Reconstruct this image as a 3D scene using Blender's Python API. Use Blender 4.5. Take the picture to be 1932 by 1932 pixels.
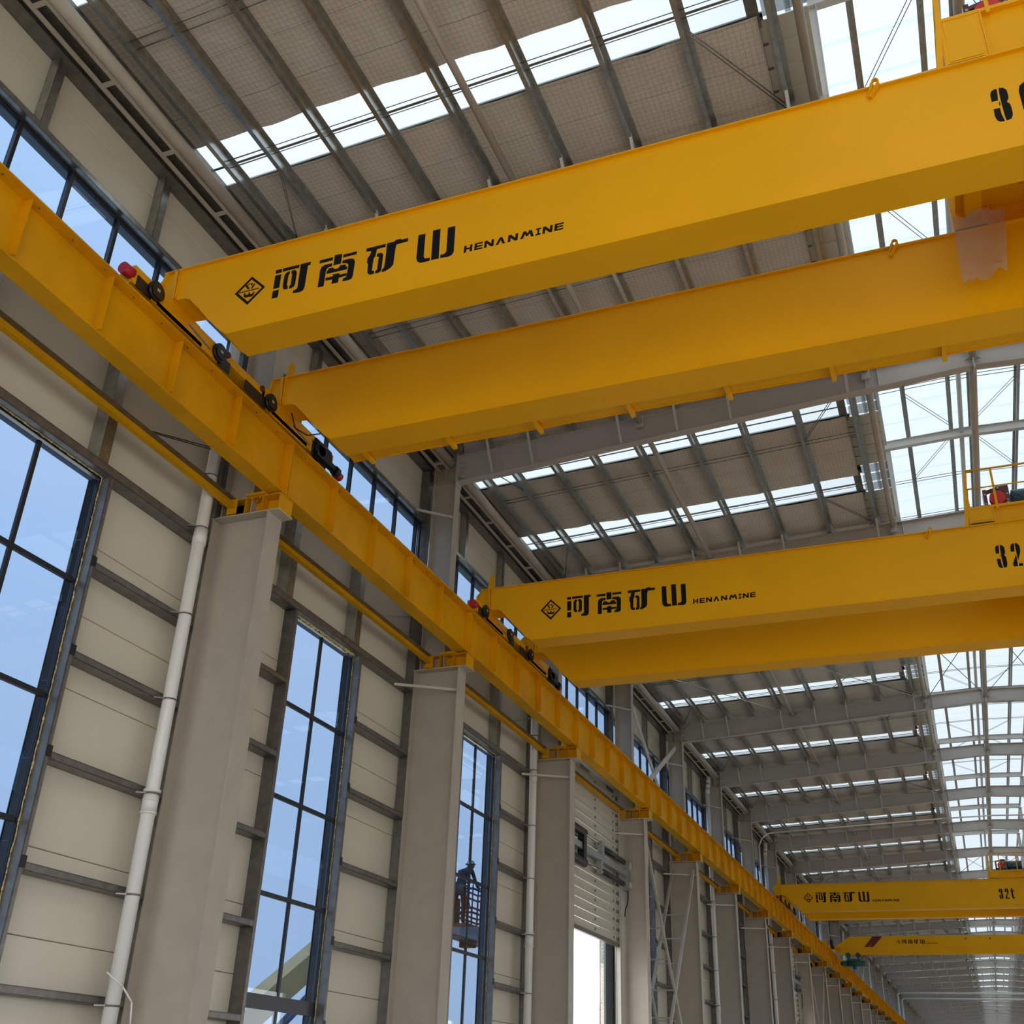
import bpy, bmesh, math, random
from mathutils import Matrix, Vector, noise
EXPOSURE = 0.32
SKY_LOW, SKY_TOP = 3.2, 5.0
GLASS = (.288, .350, .428)
SHEET = (.165, .184, .190)
INSUL = (.60, .545, .47)
RWW = 1.9  # half width of solid wall between right openings, set for side light
NEARZ = 9.0  # lower edge of the added near wall that cuts light

random.seed(7)
for o in list(bpy.data.objects): bpy.data.objects.remove(o)
SC = bpy.context.scene
COL = SC.collection
# ------------------------------------------------------------------ camera
CAMZ = 1.6
RW = [[0.9302551926, 0.3653854446, 0.0334477725],
      [-0.1442300455, 0.4479733173, -0.8823364342],
      [-0.3373766006, 0.8159738757, 0.4694290825]]
cam = bpy.data.cameras.new('camera'); cam_o = bpy.data.objects.new('camera', cam); COL.objects.link(cam_o)
cam.sensor_width = 36; cam.lens = 2060.009 / 1932 * 36; cam.clip_end = 1500; cam.clip_start = .1
cam_o.matrix_world = Matrix(((RW[0][0], -RW[1][0], -RW[2][0], 0), (RW[0][1], -RW[1][1], -RW[2][1], 0),
                             (RW[0][2], -RW[1][2], -RW[2][2], CAMZ), (0, 0, 0, 1)))
SC.camera = cam_o
# ------------------------------------------------------------------ world: bright hazy sky, brighter towards the zenith
SC.view_settings.view_transform = 'Standard'; SC.view_settings.look = 'None'
SC.view_settings.gamma = 1; SC.view_settings.use_curve_mapping = False
SC.view_settings.exposure = EXPOSURE
SC.cycles.max_bounces = 14; SC.cycles.diffuse_bounces = 7; SC.cycles.transparent_max_bounces = 24
SC.cycles.sample_clamp_indirect = 8; SC.cycles.caustics_reflective = False; SC.cycles.caustics_refractive = False
w = bpy.data.worlds.new('sky'); SC.world = w; w.use_nodes = True
nt = w.node_tree; N = nt.nodes; L = nt.links; N.clear()
tc = N.new('ShaderNodeTexCoord'); sep = N.new('ShaderNodeSeparateXYZ'); L.new(tc.outputs['Generated'], sep.inputs[0])
rmp = N.new('ShaderNodeValToRGB'); L.new(sep.outputs['Z'], rmp.inputs[0])
e = rmp.color_ramp.elements
e[0].position = 0.0; e[0].color = (.93, .95, 1.0, 1); e[1].position = 1.0; e[1].color = (.95, .97, 1.0, 1)
m1 = rmp.color_ramp.elements.new(.45); m1.color = (.88, .93, 1.0, 1)
cl = N.new('ShaderNodeTexNoise'); cl.inputs['Scale'].default_value = 2.6; cl.inputs['Detail'].default_value = 7
mp = N.new('ShaderNodeMapping'); mp.inputs['Scale'].default_value = (1, 1, 2.2); L.new(tc.outputs['Generated'], mp.inputs[0]); L.new(mp.outputs[0], cl.inputs['Vector'])
cr = N.new('ShaderNodeValToRGB'); cr.color_ramp.elements[0].position = .50; cr.color_ramp.elements[1].position = .72; L.new(cl.outputs[0], cr.inputs[0])
mx = N.new('ShaderNodeMix'); mx.data_type = 'RGBA'; mx.inputs['B'].default_value = (1.0, 1.0, 1.0, 1)
ml = N.new('ShaderNodeMath'); ml.operation = 'MULTIPLY'; ml.inputs[1].default_value = .55
L.new(cr.outputs[0], ml.inputs[0]); L.new(ml.outputs[0], mx.inputs['Factor']); L.new(rmp.outputs[0], mx.inputs['A'])
st = N.new('ShaderNodeMapRange'); st.inputs['From Min'].default_value = 0; st.inputs['From Max'].default_value = 1
st.inputs['To Min'].default_value = SKY_LOW; st.inputs['To Max'].default_value = SKY_TOP; L.new(sep.outputs['Z'], st.inputs['Value'])
bg = N.new('ShaderNodeBackground'); L.new(mx.outputs['Result'], bg.inputs[0]); L.new(st.outputs[0], bg.inputs[1])
wo = N.new('ShaderNodeOutputWorld'); L.new(bg.outputs[0], wo.inputs[0])

# ------------------------------------------------------------------ materials
def mat(name, col, rough=.5, metal=0., noise_amt=0., nscale=3., bump=0., bscale=20., spec=.5, stretch=(1, 1, 1)):
    m = bpy.data.materials.new(name); m.use_nodes = True
    nt = m.node_tree; b = nt.nodes['Principled BSDF']
    b.inputs['Roughness'].default_value = rough; b.inputs['Metallic'].default_value = metal
    b.inputs['Specular IOR Level'].default_value = spec
    b.inputs['Base Color'].default_value = (*col, 1)
    tc = None
    if noise_amt or bump:
        tc = nt.nodes.new('ShaderNodeTexCoord'); mp = nt.nodes.new('ShaderNodeMapping'); mp.inputs['Scale'].default_value = stretch
        nt.links.new(tc.outputs['Object'], mp.inputs[0])
    if noise_amt:
        n = nt.nodes.new('ShaderNodeTexNoise'); n.inputs['Scale'].default_value = nscale; n.inputs['Detail'].default_value = 6
        nt.links.new(mp.outputs[0], n.inputs['Vector'])
        r = nt.nodes.new('ShaderNodeMapRange'); r.inputs['From Min'].default_value = .3; r.inputs['From Max'].default_value = .7
        r.inputs['To Min'].default_value = 1 - noise_amt; r.inputs['To Max'].default_value = 1 + noise_amt * .5
        nt.links.new(n.outputs[0], r.inputs['Value'])
        x = nt.nodes.new('ShaderNodeVectorMath'); x.operation = 'SCALE'; x.inputs[0].default_value = col
        nt.links.new(r.outputs[0], x.inputs['Scale']); nt.links.new(x.outputs[0], b.inputs['Base Color'])
    if bump:
        n2 = nt.nodes.new('ShaderNodeTexNoise'); n2.inputs['Scale'].default_value = bscale; n2.inputs['Detail'].default_value = 3
        nt.links.new(mp.outputs[0], n2.inputs['Vector'])
        bp = nt.nodes.new('ShaderNodeBump'); bp.inputs['Strength'].default_value = bump; bp.inputs['Distance'].default_value = .02
        nt.links.new(n2.outputs[0], bp.inputs['Height']); nt.links.new(bp.outputs[0], b.inputs['Normal'])
    return m
M = {}
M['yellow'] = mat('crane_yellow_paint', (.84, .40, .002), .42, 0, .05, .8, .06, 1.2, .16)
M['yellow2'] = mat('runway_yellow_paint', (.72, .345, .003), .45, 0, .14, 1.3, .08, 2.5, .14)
M['grey'] = mat('column_grey_paint', (.47, .42, .35), .5, 0, .07, 2.5, .25, 90, .4)
M['rafter'] = mat('rafter_grey_paint', (.50, .47, .43), .5, 0, .06, 2.0, .1, 40, .4)
M['white'] = mat('white_pvc', (.78, .77, .74), .3, 0, .03, 3)
M['paleweb'] = mat('pale_primer', (.62, .60, .56), .45, 0, .05, 3)
M['panel'] = mat('cream_wall_panel', (.70, .65, .53), .30, 0, .03, .8, .05, 1.5, .5)
M['galv'] = mat('galvanised_steel', (.46, .47, .45), .30, .92, .22, 9, .05, 40)
M['galvd'] = mat('dark_galvanised_steel', (.20, .19, .175), .38, .60, .25, 7, .05, 40)
M['dark'] = mat('dark_window_frame', (.012, .013, .02), .35)
M['revealblue'] = mat('grey_reveal', (.30, .36, .42), .6)
M['doorpost'] = mat('slate_door_post', (.07, .09, .11), .5)
M['black'] = mat('black_rubber', (.008, .008, .009), .4)
M['red'] = mat('red_buffer', (.50, .008, .022), .45)
M['redm'] = mat('red_motor_disc', (.62, .02, .02), .45)
M['maroon'] = mat('maroon_brake_frame', (.10, .012, .02), .25)
M['bluew'] = mat('blue_wrapped_motor', (.05, .11, .16), .3, 0, .5, 14, .8, 16)
M['green'] = mat('green_hoist_paint', (.005, .075, .045), .4)
M['foam'] = mat('yellow_foam', (.72, .60, .28), .8, 0, .25, 30, .8, 60)
M['letter'] = mat('black_lettering', (.006, .006, .009), .7, spec=.15)
M['stripe'] = mat('dark_red_stripe', (.14, .008, .012), .5)
M['concrete'] = mat('concrete_floor', (.48, .45, .40), .55, 0, .12, .6)
M['groundo'] = mat('yard_concrete', (.46, .45, .42), .8, 0, .12, .15)
M['shutter'] = mat('cream_shutter', (.58, .55, .46), .4, .1, .05, 3)
M['alu'] = mat('bare_aluminium', (.42, .44, .44), .35, .7, .1, 8)
M['skin'] = mat('skin', (.36, .20, .13), .6)
M['cloth'] = mat('navy_work_clothes', (.012, .018, .04), .85)
M['boomy'] = mat('dusty_boom_yellow', (.62, .42, .16), .5, 0, .2, .8)
M['orange'] = mat('orange_basket', (.22, .07, .03), .5)
M['tower'] = mat('red_tower_paint', (.80, .06, .08), .6)
M['bluedk'] = mat('dark_blue', (.02, .06, .16), .4)
M['ledge'] = mat('light_cap', (.55, .53, .46), .45, .2)

def insulation_mat():
    m = bpy.data.materials.new('quilted_insulation'); m.use_nodes = True; nt = m.node_tree; b = nt.nodes['Principled BSDF']
    b.inputs['Roughness'].default_value = .75
    g = nt.nodes.new('ShaderNodeNewGeometry'); s = nt.nodes.new('ShaderNodeSeparateXYZ'); nt.links.new(g.outputs['Position'], s.inputs[0])
    def grid(axis, pitch, wid):
        nz = nt.nodes.new('ShaderNodeTexNoise'); nz.inputs['Scale'].default_value = 4; nt.links.new(g.outputs['Position'], nz.inputs['Vector'])
        a = nt.nodes.new('ShaderNodeMath'); a.operation = 'MULTIPLY_ADD'; a.inputs[1].default_value = .05; nt.links.new(nz.outputs[0], a.inputs[0]); nt.links.new(s.outputs[axis], a.inputs[2])
        d = nt.nodes.new('ShaderNodeMath'); d.operation = 'DIVIDE'; d.inputs[1].default_value = pitch; nt.links.new(a.outputs[0], d.inputs[0])
        f = nt.nodes.new('ShaderNodeMath'); f.operation = 'FRACT'; nt.links.new(d.outputs[0], f.inputs[0])
        l = nt.nodes.new('ShaderNodeMath'); l.operation = 'LESS_THAN'; l.inputs[1].default_value = wid; nt.links.new(f.outputs[0], l.inputs[0]); return l
    a = grid('X', .085, .11); c = grid('Y', .085, .11); d = grid('Y', .80, .016)
    mxx = nt.nodes.new('ShaderNodeMath'); mxx.operation = 'MAXIMUM'; nt.links.new(a.outputs[0], mxx.inputs[0]); nt.links.new(c.outputs[0], mxx.inputs[1])
    sc = nt.nodes.new('ShaderNodeMath'); sc.operation = 'MULTIPLY_ADD'; sc.inputs[1].default_value = -.28; sc.inputs[2].default_value = 1; nt.links.new(mxx.outputs[0], sc.inputs[0])
    s2 = nt.nodes.new('ShaderNodeMath'); s2.operation = 'MULTIPLY_ADD'; s2.inputs[1].default_value = -.35; nt.links.new(d.outputs[0], s2.inputs[0]); nt.links.new(sc.outputs[0], s2.inputs[2])
    n = nt.nodes.new('ShaderNodeTexNoise'); n.inputs['Scale'].default_value = 1.3; n.inputs['Detail'].default_value = 5; nt.links.new(g.outputs['Position'], n.inputs['Vector'])
    r = nt.nodes.new('ShaderNodeMapRange'); r.inputs['To Min'].default_value = .8; r.inputs['To Max'].default_value = 1.1; nt.links.new(n.outputs[0], r.inputs['Value'])
    k = nt.nodes.new('ShaderNodeMath'); k.operation = 'MULTIPLY'; nt.links.new(s2.outputs[0], k.inputs[0]); nt.links.new(r.outputs[0], k.inputs[1])
    v = nt.nodes.new('ShaderNodeVectorMath'); v.operation = 'SCALE'; v.inputs[0].default_value = INSUL; nt.links.new(k.outputs[0], v.inputs['Scale'])
    nt.links.new(v.outputs[0], b.inputs['Base Color'])
    w = nt.nodes.new('ShaderNodeTexNoise'); w.inputs['Scale'].default_value = 6; nt.links.new(g.outputs['Position'], w.inputs['Vector'])
    bp = nt.nodes.new('ShaderNodeBump'); bp.inputs['Strength'].default_value = .5; bp.inputs['Distance'].default_value = .05
    nt.links.new(w.outputs[0], bp.inputs['Height']); nt.links.new(bp.outputs[0], b.inputs['Normal'])
    return m
M['insul'] = insulation_mat()

def glass_mat():
    m = bpy.data.materials.new('blue_tinted_glass'); m.use_nodes = True; nt = m.node_tree; nt.nodes.clear()
    t = nt.nodes.new('ShaderNodeBsdfTransparent'); t.inputs[0].default_value = (*GLASS, 1)
    g = nt.nodes.new('ShaderNodeBsdfGlossy'); g.inputs['Roughness'].default_value = .0; g.inputs[0].default_value = (.9, .95, 1, 1)
    f = nt.nodes.new('ShaderNodeFresnel'); f.inputs[0].default_value = 1.5
    mi = nt.nodes.new('ShaderNodeMixShader'); o = nt.nodes.new('ShaderNodeOutputMaterial')
    ge = nt.nodes.new('ShaderNodeNewGeometry'); k = nt.nodes.new('ShaderNodeMath'); k.operation = 'SUBTRACT'; k.inputs[0].default_value = 1
    nt.links.new(ge.outputs['Backfacing'], k.inputs[1]); k2 = nt.nodes.new('ShaderNodeMath'); k2.operation = 'MULTIPLY'     # one reflection per pane, at its outer skins
    nt.links.new(k.outputs[0], k2.inputs[0]); nt.links.new(f.outputs[0], k2.inputs[1])
    nt.links.new(k2.outputs[0], mi.inputs[0]); nt.links.new(t.outputs[0], mi.inputs[1]); nt.links.new(g.outputs[0], mi.inputs[2]); nt.links.new(mi.outputs[0], o.inputs[0])
    return m
M['glass'] = glass_mat()
def sheet_mat(name, tcol, mixf, tr, rib=0.):
    """translucent plastic sheet: part clear, part scattering; ribs as slightly bluer lines across the sheet"""
    m = bpy.data.materials.new(name); m.use_nodes = True; nt = m.node_tree; nt.nodes.clear()
    t = nt.nodes.new('ShaderNodeBsdfTransparent'); t.inputs[0].default_value = (*tcol, 1)
    u = nt.nodes.new('ShaderNodeBsdfTranslucent'); u.inputs[0].default_value = (*tr, 1)
    mi = nt.nodes.new('ShaderNodeMixShader'); mi.inputs[0].default_value = mixf; o = nt.nodes.new('ShaderNodeOutputMaterial')
    nt.links.new(t.outputs[0], mi.inputs[1]); nt.links.new(u.outputs[0], mi.inputs[2]); nt.links.new(mi.outputs[0], o.inputs[0])
    return m
M['sky_sheet'] = sheet_mat('translucent_roof_sheet', SHEET, .25, (.235, .25, .255))
M['sky_rib'] = sheet_mat('sheet_rib', (.86, .94, 1.0), 0, (1, 1, 1))
def bag_mat():
    m = bpy.data.materials.new('clear_polythene'); m.use_nodes = True; nt = m.node_tree; nt.nodes.clear()
    t = nt.nodes.new('ShaderNodeBsdfTransparent'); t.inputs[0].default_value = (.9, .88, .85, 1)
    g = nt.nodes.new('ShaderNodeBsdfPrincipled'); g.inputs['Base Color'].default_value = (.75, .72, .68, 1); g.inputs['Roughness'].default_value = .15
    mi = nt.nodes.new('ShaderNodeMixShader'); mi.inputs[0].default_value = .16; o = nt.nodes.new('ShaderNodeOutputMaterial')
    n = nt.nodes.new('ShaderNodeTexNoise'); n.inputs['Scale'].default_value = 9; n.inputs['Detail'].default_value = 5
    c = nt.nodes.new('ShaderNodeTexCoord'); nt.links.new(c.outputs['Object'], n.inputs['Vector'])
    bp = nt.nodes.new('ShaderNodeBump'); bp.inputs['Distance'].default_value = .05; nt.links.new(n.outputs[0], bp.inputs['Height']); nt.links.new(bp.outputs[0], g.inputs['Normal'])
    nt.links.new(t.outputs[0], mi.inputs[1]); nt.links.new(g.outputs[0], mi.inputs[2]); nt.links.new(mi.outputs[0], o.inputs[0])
    return m
M['bag'] = bag_mat()

# ------------------------------------------------------------------ mesh builder
class MB:
    def __init__(s): s.v = []; s.f = []; s.sm = []; s.pc = []
    def add(s, vs, fs, smooth=False):
        b = len(s.v); c = len(s.f); s.v += [tuple(p) for p in vs]; s.f += [[b + i for i in f] for f in fs]; s.sm += [smooth] * len(fs); s.pc.append(((b, len(s.v)), (c, len(s.f)))); return s
    def box(s, x0, x1, y0, y1, z0, z1):
        vs = [(x0, y0, z0), (x1, y0, z0), (x1, y1, z0), (x0, y1, z0), (x0, y0, z1), (x1, y0, z1), (x1, y1, z1), (x0, y1, z1)]
        return s.add(vs, [(0, 3, 2, 1), (4, 5, 6, 7), (0, 1, 5, 4), (1, 2, 6, 5), (2, 3, 7, 6), (3, 0, 4, 7)])
    def quad(s, x0, x1, y0, y1, z0, k):
        return s.add([(x0, y0, z0), (x1, y0, z0 + k * (x1 - x0)), (x1, y1, z0 + k * (x1 - x0)), (x0, y1, z0)], [(0, 3, 2, 1)])
    def slope(s, x0, x1, y0, y1, z0, z1, dz, k):      # a box whose heights follow k per metre of x
        def q(x, z): return z + k * (x - x0)
        vs = [(x0, y0, z0), (x1, y0, q(x1, z0)), (x1, y1, q(x1, z0)), (x0, y1, z0), (x0, y0, z1), (x1, y0, q(x1, z1)), (x1, y1, q(x1, z1)), (x0, y1, z1)]
        return s.add(vs, [(0, 3, 2, 1), (4, 5, 6, 7), (0, 1, 5, 4), (1, 2, 6, 5), (2, 3, 7, 6), (3, 0, 4, 7)])
    def prism(s, poly, axis, a, b):
        """poly of 2-D points extruded along axis from a to b; (u,v) are the other two axes in order"""
        n = len(poly)
        def P(u, v, t): return {'x': (t, u, v), 'y': (u, t, v), 'z': (u, v, t)}[axis]
        vs = [P(u, v, a) for u, v in poly] + [P(u, v, b) for u, v in poly]
        ar = sum(poly[i][0] * poly[(i + 1) % n][1] - poly[(i + 1) % n][0] * poly[i][1] for i in range(n))
        fl = (ar > 0) != (axis == 'y')
        fs = [list(range(n))[::-1 if fl else 1], list(range(n, 2 * n))[::1 if fl else -1]]
        for i in range(n):
            j = (i + 1) % n; fs.append([i, j, n + j, n + i] if fl else [j, i, n + i, n + j])
        return s.add(vs, fs)
    def tube(s, p0, p1, r, n=12, r2=None, cap=True):
        p0 = Vector(p0); p1 = Vector(p1); d = (p1 - p0).normalized(); a = d.orthogonal().normalized(); b = d.cross(a); r2 = r if r2 is None else r2
        vs = []
        for p, q in ((p0, r), (p1, r2)):
            for i in range(n):
                t = 2 * math.pi * i / n; vs.append(p + a * math.cos(t) * q + b * math.sin(t) * q)
        k = len(s.v); fc = len(s.f); s.v += [tuple(x) for x in vs]
        for i in range(n):
            j = (i + 1) % n; s.f.append([k + i, k + j, k + n + j, k + n + i]); s.sm.append(True)
        if cap: s.f += [[k + i for i in range(n)][::-1], [k + n + i for i in range(n)]]; s.sm += [False, False]
        s.pc.append(((k, len(s.v)), (fc, len(s.f)))); return s
    def path(s, pts, r, n=8):
        for a, b in zip(pts, pts[1:]): s.tube(a, b, r, n)
        return s
    def bar(s, p0, p1, w, h):                        # rectangular bar between two points
        p0 = Vector(p0); p1 = Vector(p1); d = (p1 - p0).normalized(); up = Vector((0, 0, 1)) if abs(d.z) < .95 else Vector((1, 0, 0))
        a = d.cross(up).normalized() * w / 2; b = a.cross(d).normalized() * h / 2
        vs = [p + x * a + y * b for p in (p0, p1) for x, y in ((-1, -1), (1, -1), (1, 1), (-1, 1))]
        return s.add(vs, [(0, 1, 2, 3), (7, 6, 5, 4), (0, 4, 5, 1), (1, 5, 6, 2), (2, 6, 7, 3), (3, 7, 4, 0)])
    def mesh(s, name, m):
        me = bpy.data.meshes.new(name); me.from_pydata(s.v, [], s.f)
        if any(s.sm): me.polygons.foreach_set('use_smooth', s.sm)
        me.materials.append(m); me.update(); return me
    def split(s, name, m, parent=None, loc=(0, 0, 0)):
        """one object per piece added"""
        out = []; b = 0
        for nv, nf in s.pc:
            p = MB(); p.v = s.v[nv[0]:nv[1]]; p.f = [[i - nv[0] for i in f] for f in s.f[nf[0]:nf[1]]]; p.sm = s.sm[nf[0]:nf[1]]
            out.append(p.build(name, m, parent, loc))
        return out
    def build(s, name, m, parent=None, loc=(0, 0, 0), **kw):
        o = bpy.data.objects.new(name, s.mesh(name, M[m] if isinstance(m, str) else m)); COL.objects.link(o); o.location = loc
        if parent: o.parent = parent
        for k, v in kw.items(): o[k] = v
        return o
def fixn(o):
    bm = bmesh.new(); bm.from_mesh(o.data); bmesh.ops.recalc_face_normals(bm, faces=bm.faces); bm.to_mesh(o.data); bm.free(); return o
def empty(name, loc=(0, 0, 0), parent=None, **kw):
    o = bpy.data.objects.new(name, None); COL.objects.link(o); o.location = loc; o.empty_display_size = .2
    if parent: o.parent = parent
    for k, v in kw.items(): o[k] = v
    return o
def dup(o, loc=None, parent=None, off=None):
    c = o.copy(); COL.objects.link(c)
    if parent: c.parent = parent
    if loc is not None: c.location = loc
    if off is not None: c.location = Vector(o.location) + Vector(off)
    for ch in list(o.children): dup(ch, parent=c)
    return c
def name_thing(o, label, cat, group=None):
    o['label'] = label; o['category'] = cat
    if group: o['group'] = group
ORD = ['first', 'second', 'third', 'fourth', 'fifth', 'sixth', 'seventh', 'eighth', 'ninth', 'tenth', 'eleventh', 'twelfth', 'thirteenth',
       'fourteenth', 'fifteenth', 'sixteenth', 'seventeenth', 'eighteenth', 'nineteenth', 'twentieth', 'twenty-first', 'twenty-second', 'twenty-third',
       'twenty-fourth', 'twenty-fifth', 'twenty-sixth', 'twenty-seventh', 'twenty-eighth', 'twenty-ninth', 'thirtieth']
def glyphs(keys, parent, name, dx, y, m='letter', sc=1., x0=0., z0=0.):
    """lettering cut as thin sheets lying on a girder face (plane y)"""
    mb = MB()
    for k in keys:
        for poly in GL[k]:
            mb.prism([((x - x0) * sc + x0 + dx, (z - z0) * sc + z0) for x, z in poly], 'y', y - .003, y)
    o = mb.build(name, m, parent); fixn(o); return o

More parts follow.
